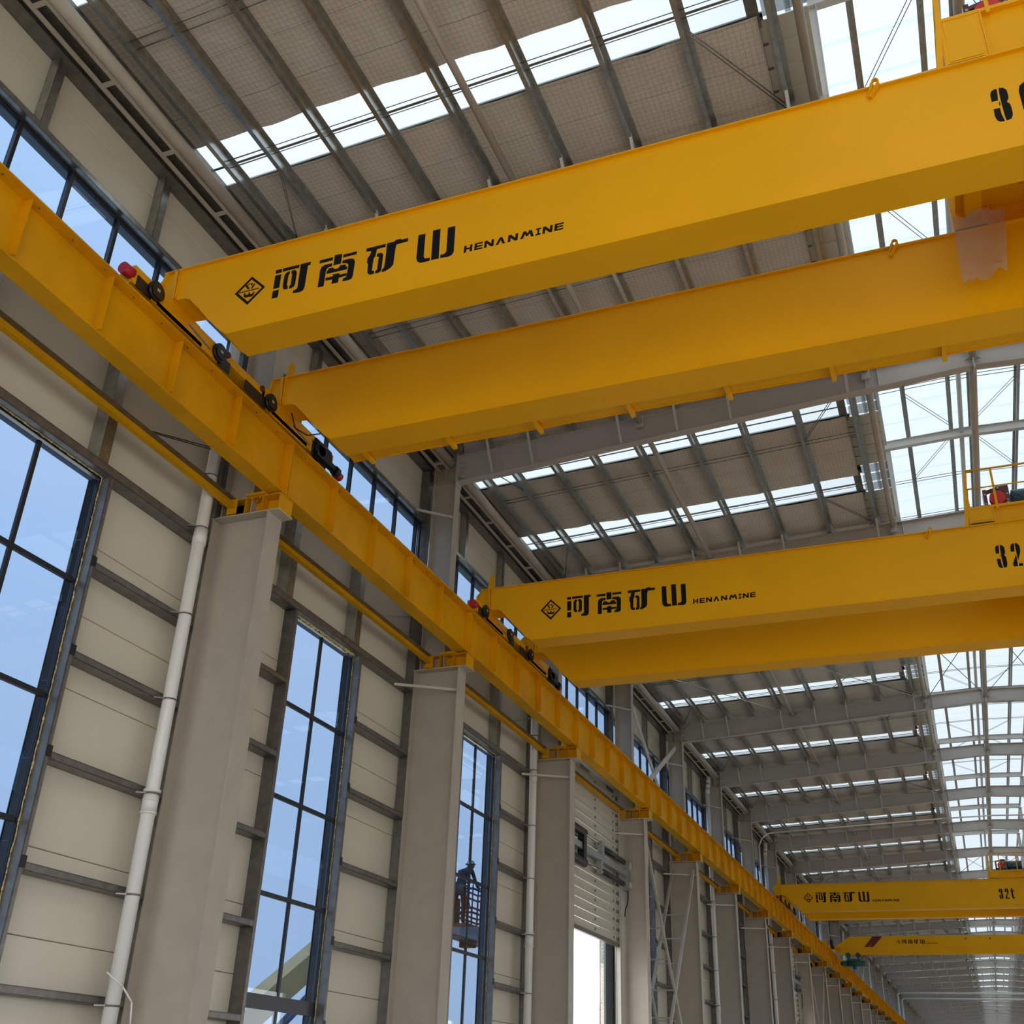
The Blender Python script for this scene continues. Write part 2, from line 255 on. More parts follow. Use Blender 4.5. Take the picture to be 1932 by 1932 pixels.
GL = {'logo':[[(-8.094,11.297),(-7.85,11.542),(-7.849,11.491),(-8.04,11.295)],[(-7.85,11.542),(-7.597,11.294),(-7.648,11.298),(-7.849,11.491)],[(-7.597,11.294),(-7.846,11.043),(-7.847,11.102),(-7.648,11.298)],[(-7.846,11.043),(-8.094,11.297),(-8.04,11.295),(-7.847,11.102)],[(-7.94,11.404),(-7.908,11.412),(-7.855,11.332),(-7.887,11.324)],[(-7.801,11.396),(-7.769,11.398),(-7.807,11.323),(-7.836,11.326)],[(-7.9,11.404),(-7.88,11.427),(-7.86,11.427),(-7.86,11.415),(-7.88,11.409),(-7.886,11.392)],[(-7.848,11.42),(-7.819,11.425),(-7.819,11.389),(-7.833,11.379),(-7.851,11.393)],[(-7.941,11.265),(-7.921,11.269),(-7.909,11.235),(-7.862,11.226),(-7.857,11.264),(-7.837,11.264),(-7.83,11.225),(-7.79,11.226),(-7.779,11.254),(-7.758,11.249),(-7.772,11.194),(-7.803,11.177),(-7.911,11.185),(-7.929,11.207)],[(-8.018,11.307),(-7.99,11.307),(-7.99,11.286),(-8.017,11.286)],[(-7.981,11.307),(-7.954,11.307),(-7.953,11.286),(-7.981,11.286)],[(-7.945,11.307),(-7.917,11.307),(-7.917,11.286),(-7.945,11.286)],[(-7.909,11.307),(-7.881,11.307),(-7.881,11.286),(-7.908,11.286)],[(-7.872,11.307),(-7.845,11.307),(-7.844,11.286),(-7.872,11.286)],[(-7.836,11.307),(-7.808,11.307),(-7.808,11.286),(-7.836,11.286)],[(-7.8,11.307),(-7.772,11.306),(-7.772,11.286),(-7.799,11.286)],[(-7.764,11.307),(-7.736,11.306),(-7.736,11.286),(-7.763,11.286)],[(-7.727,11.307),(-7.7,11.306),(-7.7,11.286),(-7.727,11.286)]],'he':[[(-7.459,11.546),(-7.364,11.544),(-7.363,11.482),(-7.458,11.482)],[(-7.458,11.448),(-7.36,11.447),(-7.358,11.214),(-7.455,11.214)],[(-7.455,11.176),(-7.358,11.179),(-7.357,11.047),(-7.454,11.047)],[(-7.345,11.545),(-7.083,11.54),(-7.082,11.486),(-7.344,11.488)],[(-7.225,11.463),(-7.261,11.461),(-7.292,11.439),(-7.306,11.396),(-7.305,11.219),(-7.291,11.176),(-7.266,11.156),(-7.219,11.153),(-7.219,11.201),(-7.238,11.226),(-7.239,11.402),(-7.222,11.418)],[(-7.197,11.463),(-7.147,11.464),(-7.118,11.439),(-7.106,11.4),(-7.106,11.209),(-7.121,11.167),(-7.159,11.15),(-7.195,11.152),(-7.195,11.198),(-7.178,11.215),(-7.179,11.402),(-7.196,11.419)],[(-7.063,11.542),(-6.903,11.542),(-6.903,11.489),(-6.943,11.483),(-6.943,11.116),(-6.961,11.06),(-7.01,11.042),(-7.121,11.051),(-7.121,11.097),(-7.081,11.104),(-7.059,11.131),(-7.062,11.277)]],'nan':[[(-6.759,11.521),(-6.551,11.52),(-6.552,11.465),(-6.759,11.466)],[(-6.53,11.547),(-6.415,11.539),(-6.416,11.371),(-6.531,11.368)],[(-6.394,11.518),(-6.187,11.517),(-6.188,11.466),(-6.394,11.468)],[(-6.552,11.415),(-6.552,11.362),(-6.608,11.359),(-6.632,11.333),(-6.638,11.283),(-6.64,11.043),(-6.733,11.044),(-6.732,11.338),(-6.714,11.394),(-6.664,11.417)],[(-6.395,11.415),(-6.265,11.415),(-6.217,11.389),(-6.197,11.343),(-6.203,11.098),(-6.217,11.056),(-6.263,11.04),(-6.353,11.047),(-6.35,11.094),(-6.318,11.1),(-6.299,11.124),(-6.294,11.305),(-6.311,11.343),(-6.395,11.369)],[(-6.606,11.334),(-6.529,11.334),(-6.511,11.299),(-6.448,11.295),(-6.419,11.339),(-6.336,11.332),(-6.333,11.295),(-6.309,11.289),(-6.309,11.241),(-6.623,11.247),(-6.623,11.298),(-6.606,11.3)],[(-6.624,11.179),(-6.519,11.177),(-6.518,11.209),(-6.418,11.207),(-6.418,11.175),(-6.303,11.175),(-6.303,11.128),(-6.419,11.127),(-6.42,11.045),(-6.52,11.05),(-6.519,11.125),(-6.624,11.132)]],'kuang':[[(-6.041,11.521),(-5.753,11.519),(-5.754,11.465),(-5.879,11.464),(-5.892,11.337),(-5.912,11.322),(-5.92,11.11),(-5.883,11.088),(-5.884,11.044),(-5.943,11.046),(-5.976,11.073),(-5.987,11.119),(-5.988,11.243),(-6.008,11.26),(-6.007,11.343),(-5.979,11.384),(-5.957,11.453),(-6.042,11.467)],[(-5.869,11.379),(-5.81,11.384),(-5.773,11.349),(-5.776,11.075),(-5.8,11.043),(-5.864,11.042),(-5.863,11.089),(-5.841,11.101),(-5.836,11.321),(-5.87,11.334)],[(-5.732,11.52),(-5.621,11.519),(-5.612,11.542),(-5.528,11.539),(-5.52,11.52),(-5.42,11.52),(-5.422,11.463),(-5.539,11.461),(-5.586,11.458),(-5.598,11.388),(-5.604,11.124),(-5.641,11.076),(-5.717,11.041),(-5.767,11.039),(-5.766,11.082),(-5.74,11.106),(-5.733,11.211)]],'shan':[[(-5.27,11.523),(-5.167,11.518),(-5.163,11.13),(-5.143,11.092),(-5.069,11.083),(-5.071,11.031),(-5.203,11.035),(-5.251,11.071),(-5.269,11.126)],[(-5.058,11.539),(-4.951,11.537),(-4.943,11.032),(-5.051,11.037)],[(-4.844,11.523),(-4.737,11.519),(-4.734,11.084),(-4.761,11.036),(-4.81,11.024),(-4.924,11.035),(-4.922,11.087),(-4.865,11.087),(-4.839,11.124)]],'latin':[[(-4.591,11.023),(-4.559,11.023),(-4.557,11.068),(-4.508,11.067),(-4.51,11.023),(-4.478,11.022),(-4.473,11.134),(-4.504,11.135),(-4.506,11.092),(-4.556,11.092),(-4.554,11.135),(-4.586,11.135)],[(-4.446,11.022),(-4.333,11.022),(-4.332,11.044),(-4.411,11.044),(-4.41,11.067),(-4.337,11.066),(-4.336,11.089),(-4.409,11.089),(-4.408,11.112),(-4.329,11.111),(-4.328,11.133),(-4.44,11.134)],[(-4.309,11.021),(-4.276,11.021),(-4.273,11.086),(-4.217,11.021),(-4.181,11.021),(-4.175,11.132),(-4.209,11.133),(-4.212,11.068),(-4.268,11.133),(-4.304,11.133)],[(-4.152,11.021),(-4.117,11.02),(-4.083,11.089),(-4.057,11.02),(-4.022,11.02),(-4.064,11.132),(-4.098,11.132)],[(-3.987,11.02),(-3.952,11.02),(-3.949,11.084),(-3.892,11.019),(-3.855,11.019),(-3.848,11.13),(-3.883,11.131),(-3.886,11.066),(-3.943,11.131),(-3.98,11.131)],[(-3.819,11.019),(-3.782,11.019),(-3.755,11.085),(-3.741,11.046),(-3.715,11.046),(-3.693,11.085),(-3.673,11.018),(-3.637,11.018),(-3.666,11.129),(-3.703,11.13),(-3.724,11.087),(-3.743,11.13),(-3.779,11.13)],[(-3.615,11.018),(-3.548,11.017),(-3.546,11.04),(-3.568,11.04),(-3.564,11.106),(-3.542,11.106),(-3.54,11.129),(-3.608,11.129),(-3.61,11.107),(-3.588,11.107),(-3.592,11.04),(-3.614,11.04)],[(-3.524,11.017),(-3.49,11.017),(-3.486,11.081),(-3.431,11.017),(-3.394,11.017),(-3.387,11.128),(-3.421,11.128),(-3.425,11.063),(-3.48,11.128),(-3.517,11.128)],[(-3.368,11.016),(-3.251,11.016),(-3.249,11.038),(-3.331,11.038),(-3.33,11.061),(-3.254,11.06),(-3.252,11.082),(-3.328,11.083),(-3.327,11.105),(-3.245,11.104),(-3.243,11.127),(-3.36,11.127)]],'3':[[(1.499,11.443),(1.517,11.49),(1.543,11.506),(1.576,11.509),(1.572,11.432),(1.562,11.335),(1.498,11.334)],[(1.566,11.307),(1.577,11.303),(1.574,11.254),(1.563,11.253)],[(1.5,11.22),(1.562,11.219),(1.565,11.113),(1.579,11.023),(1.573,11.014),(1.537,11.019),(1.509,11.048),(1.495,11.113)],[(1.597,11.513),(1.64,11.499),(1.667,11.458),(1.671,11.388),(1.668,11.329),(1.642,11.284),(1.668,11.24),(1.673,11.171),(1.67,11.083),(1.649,11.028),(1.598,11.013),(1.591,11.07),(1.588,11.232),(1.588,11.356),(1.591,11.449)]],'2':[[(1.777,11.442),(1.798,11.493),(1.831,11.51),(1.854,11.509),(1.852,11.44),(1.836,11.334),(1.771,11.336)],[(1.868,11.512),(1.912,11.503),(1.941,11.457),(1.948,11.377),(1.938,11.309),(1.87,11.133),(1.868,11.29),(1.867,11.408)],[(1.853,11.273),(1.856,11.194),(1.85,11.014),(1.775,11.017),(1.769,11.079)],[(1.869,11.067),(1.946,11.069),(1.942,11.011),(1.868,11.014)]]}
BAY = 7.5; B0 = -2; B1 = 36; BN = 12                     # bays; bay b starts at y = 5.5 + 7.5 b
def ys(b): return 5.5 + BAY * b
YS, YE = ys(B0), ys(B1 + 1)
def roofz(x): return 15.11 + .042 * (min(x, 3.4 - x) + 9.9)      # top of rafters
DOORS = (3, 8, 13, 18, 23, 28, 33); BRACED = (4, 9, 14, 19, 24)
WX = -10.82
# ------------------------------------------------------------------ floor, yard
fl = MB().box(-11, 14.2, -60, YE, -.3, 0).build('floor', 'concrete', kind='structure')
MB().box(-200, -11, -150, 400, -.5, -.05).build('yard_ground', 'groundo', kind='structure')
MB().box(14.2, 200, -150, 400, -.5, -.05).build('yard_ground', 'groundo', kind='structure')
MB().box(-11, 14.2, -150, -60, -.5, -.05).build('yard_ground', 'groundo', kind='structure')
# ------------------------------------------------------------------ left wall
wall = empty('wall_left', (0, 0, 0), kind='structure')
ZP = [0.0, 1.03, 2.06, 3.09, 4.12, 5.15, 6.18, 7.21, 8.24, 9.27, 10.30, 11.33, 11.8]
UP = [13.42, 14.42, 15.05]
def panel_mesh(w, h):
    g = .004; mb = MB()
    mb.prism([(-.12, g), (-.008, g), (0, g + .008), (0, h - g - .008), (-.008, h - g), (-.12, h - g)], 'y', 0, w)   # (x,z) profile
    return mb
pcache = {}
def add_panel(y, z, w, h, dst):
    if dst is None:
        k = (round(w, 3), round(h, 3))
        if k not in pcache:
            o = fixn(panel_mesh(*k).build('wall_panel', 'panel', wall, (WX, y, z))); pcache[k] = o
        else:
            o = pcache[k].copy(); COL.objects.link(o); o.parent = wall; o.location = (WX, y, z)
    else:
        g = .004; dst.box(WX - .12, WX, y, y + w, z + g, z + h - g)
far = MB()
wrn = {}
for b in range(B0, B1 + 1):
    y = ys(b); dst = None if 0 <= b <= 5 else far
    door = b in DOORS
    for i in range(len(ZP) - 1):
        z, h = ZP[i], ZP[i + 1] - ZP[i]
        if door:
            if z < 9.2: add_panel(y, z, .45, h, dst); add_panel(y + 7.05, z, .45, h, dst)
            else: add_panel(y, z, 7.5, h, dst)
        elif z < 9.2:
            add_panel(y, z, 2.6, h, dst); add_panel(y + 4.95, z, 2.55, h, dst)
        else:
            add_panel(y, z, 2.25, h, dst); add_panel(y + 2.25, z, 2.5, h, dst); add_panel(y + 4.75, z, 2.75, h, dst)
    for i in range(2):
        for y0, w_ in ((0, 2.25), (2.25, 2.5), (4.75, 2.75)): add_panel(y + y0, UP[i], w_, UP[i + 1] - UP[i], dst)
far.build('wall_panel', 'panel', wall, kind='stuff')
# backing sheet outside the joints so that no light leaks through
bk = MB()
for b in range(B0, B1 + 1):
    y = ys(b); X0, X1 = WX - .14, WX - .12
    if b in DOORS: rects = [(y, y + .45, 0, 9.27), (y + 7.05, y + 7.5, 0, 9.27)]
    else: rects = [(y, y + 2.6, 0, 9.27), (y + 4.95, y + 7.5, 0, 9.27), (y + 2.6, y + 4.95, 0, 1.0)]
    rects += [(y, y + 7.5, 9.27, 11.8), (y, y + 7.5, 13.42, 15.6)]
    for a, c, z0, z1 in rects: bk.box(X0, X1, a, c, z0, z1)
bk.build('outer_sheet', 'revealblue', wall)
# girts, posts and head members of galvanised channel
def chan_y(mb, y0, y1, z0, z1, x0=WX, x1=-10.57, t=.012, open_up=True):
    """C channel lying along y: web underneath, lips up on both sides"""
    mb.box(x0, x1, y0, y1, z0, z0 + t); mb.box(x1 - t, x1, y0, y1, z0, z1); mb.box(x0, x0 + t, y0, y1, z0, z1)
    mb.box(x1 - .05, x1, y0, y1, z1 - t, z1)
def chan_z(mb, ya, yb, z0, z1, x0=WX, x1=-10.57, t=.012):
    mb.box(x0, x1, ya, ya + t, z0, z1); mb.box(x1 - t, x1, ya, yb, z0, z1); mb.box(x0, x0 + t, ya, yb, z0, z1)
GZ = [1.06, 2.42, 3.78, 5.14, 6.50, 7.80]
tmpl = []
def T(name, mb, m): o = mb.build(name, m, wall); tmpl.append(o); return o
for z in GZ:
    mb = MB(); chan_y(mb, .06, 2.51, z, z + .10); T('girt', mb, 'galvd')
    mb = MB(); chan_y(mb, 5.02, 7.44, z, z + .10); T('girt', mb, 'galvd')
mb = MB(); chan_y(mb, .02, 7.48, 9.22, 9.36); T('head_girt', mb, 'galvd')
for a, c in ((2.52, 2.60), (4.96, 5.03)):
    mb = MB(); chan_z(mb, a, c, 0, 9.2) if a > 3 else mb.box(WX, -10.57, a, c, 0, 9.2); T('jamb_post', mb, 'galvd')
for a in (2.15, 4.65):
    mb = MB(); chan_z(mb, a, a + .20, 9.36, 11.6); T('wall_post', mb, 'galv')
    mb = MB(); chan_z(mb, a + .05, a + .20, 13.5, 14.85, x1=-10.64); T('wall_post', mb, 'galv')
mb = MB(); chan_y(mb, .02, 7.48, 13.40, 13.50, x1=-10.62); T('sill_girt', mb, 'galv')
mb = MB(); chan_y(mb, .02, 7.48, 11.62, 11.78, x1=-10.60); T('sill_girt', mb, 'galvd')
mb = MB(); chan_y(mb, .02, 7.48, 14.85, 15.02, x1=-10.55); T('eave_girt', mb, 'galvd')
mb = MB(); mb.box(-10.80, -10.60, 7.38, 7.60, 0, 14.8); T('corner_post', mb, 'galvd')
for z in GZ[1:]:
    mb = MB(); mb.box(-10.60, -10.565, 4.97, 5.06, z + .02, z + .17); T('girt_cleat', mb, 'black')
def repeat(protos, parent, lo=B0, hi=None, near=BN, skip=None, add=0):
    """copies of each proto bay by bay; beyond bay `near` they are merged into one object of kind stuff"""
    hi = B1 if hi is None else hi
    groups = {}
    for o in protos:
        nm = o.name.split('.')[0]; me = o.data; base = Vector(o.location) - Vector((0, ys(0), 0)) if o.location.y > 5 else Vector(o.location)
        for b in range(lo, hi + 1 + add):
            if b == 0 or (skip and skip(nm, b)): continue
            if b <= near:
                c = o.copy(); COL.objects.link(c); c.parent = parent; c.location = base + Vector((0, ys(b), 0))
            else:
                mb = groups.setdefault((nm, me.materials[0].name), MB()); k = len(mb.v); d = base + Vector((0, ys(b), 0))
                mb.v += [tuple(v.co + d) for v in me.vertices]; mb.f += [[k + q for q in p.vertices] for p in me.polygons]; mb.sm += [p.use_smooth for p in me.polygons]
        o.location = base + Vector((0, ys(0), 0))
    for (nm, mn), mb in groups.items(): mb.build(nm, bpy.data.materials[mn], parent, kind='stuff')
def nogirt(nm, b): return (b in DOORS and nm in ('girt', 'jamb_post', 'girt_cleat', 'head_girt')) or (nm == 'girt_cleat' and b > 9)
repeat(tmpl, wall, skip=nogirt)
# ------------------------------------------------------------------ tall windows with transoms, foam sealant
def bead(mb, a, bb, r, seed, n):
    rnd = random.Random(seed); a = Vector(a); bb = Vector(bb); pts = []
    for i in range(n + 1):
        p = a.lerp(bb, i / n); pts.append(p + Vector((rnd.uniform(0, .010), rnd.uniform(-.006, .006), rnd.uniform(-.006, .006))))
    for p, q in zip(pts, pts[1:]): mb.tube(p, q, r * rnd.uniform(.5, 1.2) * (2.0 if rnd.random() < .1 else 1), 6, r * rnd.uniform(.5, 1.2))
TR = [2.75, 4.36, 5.95, 7.58]
def tall_window(idx, b):
    w0, w1, z0, z1 = 2.6, 4.95, 1.0, 9.22; y = ys(b); yc = 3.76
    r = empty('window_%d' % idx, (0, y, 0), kind='structure')
    f = MB(); X0, X1 = -10.79, -10.73
    f.box(X0, X1, w0, w0 + .05, z0, z1); f.box(X0, X1, w1 - .035, w1, z0, z1); f.box(X0, X1, w0, w1, z1 - .04, z1); f.box(X0, X1, w0, w1, z0, z0 + .07)
    f.build('window_frame', 'dark', r)
    MB().box(X0, X1 - .01, yc - .03, yc + .03, z0 + .07, z1 - .07).build('mullion', 'dark', r)
    for z in TR:
        h = .11 if z < 3 else .035
        MB().box(X0, X1 - .005, w0 + .06, w1 - .06, z - h, z + h).build('transom', 'dark', r)
    zz = [z0 + .07] + TR + [z1 - .07]
    for a, c in ((w0 + .05, yc - .03), (yc + .03, w1 - .035)):
        for i in range(len(zz) - 1):
            MB().box(-10.757, -10.751, a, c, zz[i], zz[i + 1]).build('pane', 'glass', r)
    rv = MB(); rv.box(-10.97, X0, w0 - .02, w0, z0, z1); rv.box(-10.97, X0, w1, w1 + .012, z0, z1); rv.box(-10.97, X0, w0, w1, z1, z1 + .02)
    rv.build('reveal', 'revealblue', r)
    if b < 7:
        s = MB(); bead(s, (-10.735, w1 + .0, z0), (-10.735, w1 + .0, z1), .012, b, 130)
        rt = .036 if b == 1 else .011
        bead(s, (-10.72, w0 + .05, z1 - .005), (-10.72, w1, z1 - .005), rt, b + 50, 46)
        s.build('foam_sealant', 'foam', r)
    return r
def strip_window(idx, b):
    y = ys(b); r = empty('window_%d' % idx, (0, y, 0), kind='structure'); X0, X1 = -10.80, -10.74; z0, z1 = 11.8, 13.40
    f = MB(); f.box(X0, X1, .1, 7.4, z1 - .05, z1); f.box(X0, X1, .1, 7.4, z0, z0 + .06); f.box(X0, X1, .1, .16, z0, z1); f.box(X0, X1, 7.34, 7.4, z0, z1)
    f.build('window_frame', 'dark', r)
    yy = [.16]
    for k in range(1, 8):
        p = .98 + (k - 1) * 1.025 - .05 * (k == 1); yy.append(p)
    yy = [v for v in yy if v < 7.2]
    for v in yy[1:]: MB().box(X0 + .01, X1 + .03, v - .03, v + .03, z0 + .05, z1 - .06).build('mullion', 'dark', r)
    yy.append(7.34)
    for a, c in zip(yy, yy[1:]): MB().box(-10.765, -10.759, a + .01, c - .01, z0 + .06, z1 - .05).build('pane', 'glass', r)
    MB().box(-10.97, X0, 0, 7.5, z1 - .02, z1 + .0).build('reveal', 'revealblue', r)
    return r
wi = 1
win_proto = {}
for b in range(B0, B1 + 1):
    if b not in DOORS:
        if b < 7: tall_window(wi, b)
        elif 'tall' not in win_proto: win_proto['tall'] = tall_window(wi, b)
        else:
            c = dup(win_proto['tall'], loc=(0, ys(b), 0)); c.name = 'window_%d' % wi
        wi += 1
for b in range(B0, B1 + 1):
    if 'strip' not in win_proto: win_proto['strip'] = strip_window(wi, b)
    else:
        c = dup(win_proto['strip'], loc=(0, ys(b), 0)); c.name = 'window_%d' % wi
    wi += 1
# ------------------------------------------------------------------ roller shutter doors
def shutter(idx, b):
    y = ys(b); r = empty('door_%d' % idx, (0, y, 0), kind='structure'); X = -10.34; zb, zt = 5.80, 10.55
    n = int((zt - zb) / .27)
    prof = [(-.03, 0), (.0, .0), (.045, .03), (.045, .055), (.0, .085), (.0, .255), (-.03, .255)]
    sl = MB(); sl.prism(prof, 'y', .32, 6.93); sm_ = fixn(sl.build('slat', 'shutter', r, (X, 0, zb)))
    for i in range(1, n):
        o = sm_.copy(); COL.objects.link(o); o.parent = r; o.location = (X, 0, zb + .27 * i)
    MB().box(X - .05, X + .06, .32, 6.93, zb - .10, zb).build('bottom_rail', 'galvd', r)
    for yy in (.25, 6.93):
        g = MB(); g.box(X - .06, X + .10, yy, yy + .02, 0, zt + .1); g.box(X + .08, X + .10, yy - .04, yy + .06, 0, zt + .1); g.box(X - .06, X - .04, yy - .04, yy + .06, 0, zt + .1)
        g.build('guide_rail', 'ledge', r)
    MB().tube((X - .05, .3, zt + .22), (X - .05, 6.95, zt + .22), .17, 20).build('shutter_roll', 'ledge', r)
    cl = MB()
    for i in range(n):
        z = zb + .27 * i + .14
        for yy in (2.35, 4.6, 6.5): cl.box(X + .0, X + .025, yy - .02, yy + .02, z - .035, z + .035)
        cl.box(X - .02, X + .06, 6.80, 6.90, z - .05, z + .03)
    cl.build('hinge_clip', 'galvd', r, kind='stuff')
    for ya, yb in ((.06, .5), (6.50, 7.42)): MB().box(-10.66, -10.60, ya, yb, 0, 9.27).build('door_post', 'doorpost', r)
    rv = MB(); rv.box(-10.97, -10.66, .43, .45, 0, 9.27); rv.box(-10.97, -10.66, 7.05, 7.07, 0, 9.27); rv.box(-10.97, WX, .45, 7.05, 9.25, 9.27)
    rv.build('reveal', 'doorpost', r)
    return r
# drive rail with motor tubes hanging in front of the first shutter
d1 = shutter(1, 3)
X = -10.12
MB().box(X - .05, X + .05, .4, 7.45, 7.84, 8.02).build('drive_beam', 'alu', d1)
t = MB(); t.tube((X, 4.65, 8.26), (X, 6.95, 8.26), .085, 16); t.tube((X, 4.4, 7.58), (X, 6.85, 7.58), .085, 16); t.build('drive_tube', 'black', d1)
t = MB(); t.tube((X, .5, 8.34), (X, 2.85, 8.34), .13, 16); t.tube((X, .5, 7.50), (X, 2.9, 7.50), .13, 16); t.box(X - .1, X + .1, 2.6, 2.85, 7.55, 8.3); t.build('motor_housing', 'black', d1)
MB().path([(X, 2.9, 8.33), (X, 4.6, 8.30)], .012, 6).path([(X, 2.95, 7.52), (X, 4.3, 7.60)], .012, 6).build('drive_wire', 'black', d1)
t = MB(); t.box(X - .06, X + .08, 4.38, 4.62, 8.02, 8.42); t.box(X - .06, X + .08, 4.30, 4.50, 7.48, 7.84); t.box(X - .08, X + .08, 7.02, 7.38, 7.42, 8.36); t.build('bracket_plate', 'alu', d1)
for z in (8.20, 7.62):
    s = MB(); n = 12
    for i in range(8):
        a0, a1 = math.pi * i / 8, math.pi * (i + 1) / 8
        s.tube((X, 7.32 + .24 * (1 - math.cos(a0)) * .5, z), (X, 7.32 + .24 * (1 - math.cos(a1)) * .5, z), max(.17 * math.sin(a0), .004), 18, max(.17 * math.sin(a1), .004), cap=False)
    s.build('round_cap', 'grey', d1)
MB().path([(X, 7.4, 7.42), (X, 7.42, 7.2), (X, 7.30, 7.0), (X + .02, 7.05, 6.85), (X + .02, 6.95, 6.6)], .018, 8).build('drive_cable', 'black', d1)
d8 = dup(d1, loc=(0, ys(8), 0)); d8.name = 'door_2'
for i, b in enumerate(DOORS[2:]):
    c = shutter(3 + i, b)
# ------------------------------------------------------------------ right wall (openings shaped for light), near wall added to cut light, end wall (mostly outside the picture)
rw = MB()
rw.box(14.0, 14.2, YS, YE, 0, .3); rw.box(14.0, 14.2, YS, YE, 6.0, 11.8); rw.box(14.0, 14.2, YS, YE, 13.4, 15.6)
for b in range(B0, B1 + 1): rw.box(14.0, 14.2, ys(b) - RWW, ys(b) + RWW, .3, 6.0)  # unseen openings between these piers, sized and placed for low side light
wr = rw.build('wall_right', 'panel', kind='structure')
gl_ = MB(); gl_.box(14.09, 14.1, YS, YE, 11.8, 13.4); gl_.build('glazing', 'glass', wr)
nw = MB(); nw.box(-11, 14.2, YS - .2, YS, NEARZ, 15.4); nw.build('wall_near_light_block', 'panel', kind='structure')  # unseen wall added over the open near end to hold back light
ew = MB(); ew.box(-11, 14.2, YE, YE + .2, 9.5, 15.4); ew.box(-11, -7, YE, YE + .2, 0, 9.5); ew.box(10, 14.2, YE, YE + .2, 0, 9.5)
ew.build('wall_far', 'panel', kind='structure')

# ------------------------------------------------------------------ roof: insulation, translucent strips, purlins, rods
roof = empty('ceiling', (0, 0, 0), kind='structure')
PX = [-9.76, -8.96, -7.94, -6.92, -5.80, -4.50, -3.30, -2.05, -.80]
SP = 3.772; S0 = 10.2; SW = .93
def inz(x, y, up=0.):
    """underside of the quilt: sags a little between purlins"""
    base = roofz(x) + .20
    xs = [-10.9] + PX + [-.6]
    for a, c in zip(xs, xs[1:]):
        if a <= x <= c:
            u = (x - a) / (c - a); return base - math.sin(math.pi * u) * (.018 + .016 * noise.noise(Vector((x * 1.7, y * 2.3, 0)))) + up
    return base + up
cols = []
for a, c in zip([-10.9] + PX, PX + [-1.02]):
    if c <= a: continue
    for k in range(4): cols.append(a + (c - a) * k / 4)
cols.append(-1.02)
strips = []
s = S0 - 6 * SP
while s < YE: strips.append(s); s += SP
segs = [(a + SW, c) for a, c in zip(strips, strips[1:])]
nseg = 0
for a, c in segs:
    if c < YS or a > YE: continue
    near = a < 60
    ny = 12 if near else 3
    xs = cols if near else cols[::2] + [cols[-1]]
    vs = []; fs = []
    for j in range(ny + 1):
        for x in xs:
            y = a + (c - a) * j / ny
            if j == 0: y += .035 * noise.noise(Vector((x * 2.1, a, 3)))
            if j == ny: y += .05 * noise.noise(Vector((x * 1.3, c, 9))) + .02 * math.sin(x * 5)
            vs.append((x, y, inz(x, y)))
    n = len(xs)
    for j in range(ny):
        for i in range(n - 1): fs.append((j * n + i, j * n + i + 1, (j + 1) * n + i + 1, (j + 1) * n + i)[::-1])
    MB().add(vs, fs, True).build('insulation_panel', 'insul', roof)
for a in strips:
    if a + SW < YS or a > YE: continue
    for k, (x0, x1) in enumerate(((-10.9, -1.0), (3.76, 14.2))):
        mb = MB(); kk = .042 if k == 0 else -.042
        mb.quad(x0, x1, a - .12, a + SW + .12, roofz(x0) + .235, kk)
        mb.build('skylight_sheet', 'sky_sheet', roof)
    MB().slope(-10.9, -1.1, a + .52, a + .56, roofz(-10.9) + .222, roofz(-10.9) + .234, 0, .042).build('sheet_lap', 'galvd', roof)
    # dark metal sheet that closes the strip beside the roof edge, pale edge trim on its near side
    MB().slope(-1.16, -.98, a - .2, a + SW + .25, roofz(-1.16) + .215, roofz(-1.16) + .225, 0, .042).build('strip_end_sheet', 'galvd', roof)
# outer metal sheets above (keeps the light out between strips) and ribbed edge of the sheeting
top = MB(); rib = MB()
for a, c in segs:
    if c < YS or a > YE: continue
    top.slope(-11.1, -.94, a + .01, c + .02, roofz(-11.1) + .245, roofz(-11.1) + .27, 0, .042)
    top.slope(3.74, 14.3, a + .01, c + .02, roofz(3.74) + .245, roofz(3.74) + .27, 0, -.042)
top.build('metal_roofing', 'galvd', roof)
rb = MB(); rb.slope(-1.02, -.30, .03, .44, roofz(-1.02) + .24, roofz(-1.02) + .26, 0, .042)
rb.slope(-1.02, -.30, .44, .50, roofz(-1.02) + .255, roofz(-1.02) + .275, 0, .042)
rb0 = None; q = YS; cnt = 0; farrib = MB(); mint = MB()
while q < YE - .4:
    lit = any(a - .2 < q + .2 < a + SW - .1 for a in strips)
    if lit: mint.quad(-1.02, -.30, q + .03, q + .44, roofz(-1.02) + .24, .042)
    elif 4 < q < 60:
        if rb0 is None: rb0 = rb.build('roof_sheet_rib', 'shutter', roof, (0, q, 0))
        else:
            o = rb0.copy(); COL.objects.link(o); o.parent = roof; o.location = (0, q, 0)
    else:
        farrib.slope(-1.02, -.30, q, q + .465, roofz(-1.02) + .24, roofz(-1.02) + .26, 0, .042)
    q += .4715
farrib.build('roof_sheet_rib', 'shutter', roof, kind='stuff')
mint.build('clear_edge_pane', 'sky_sheet', roof)
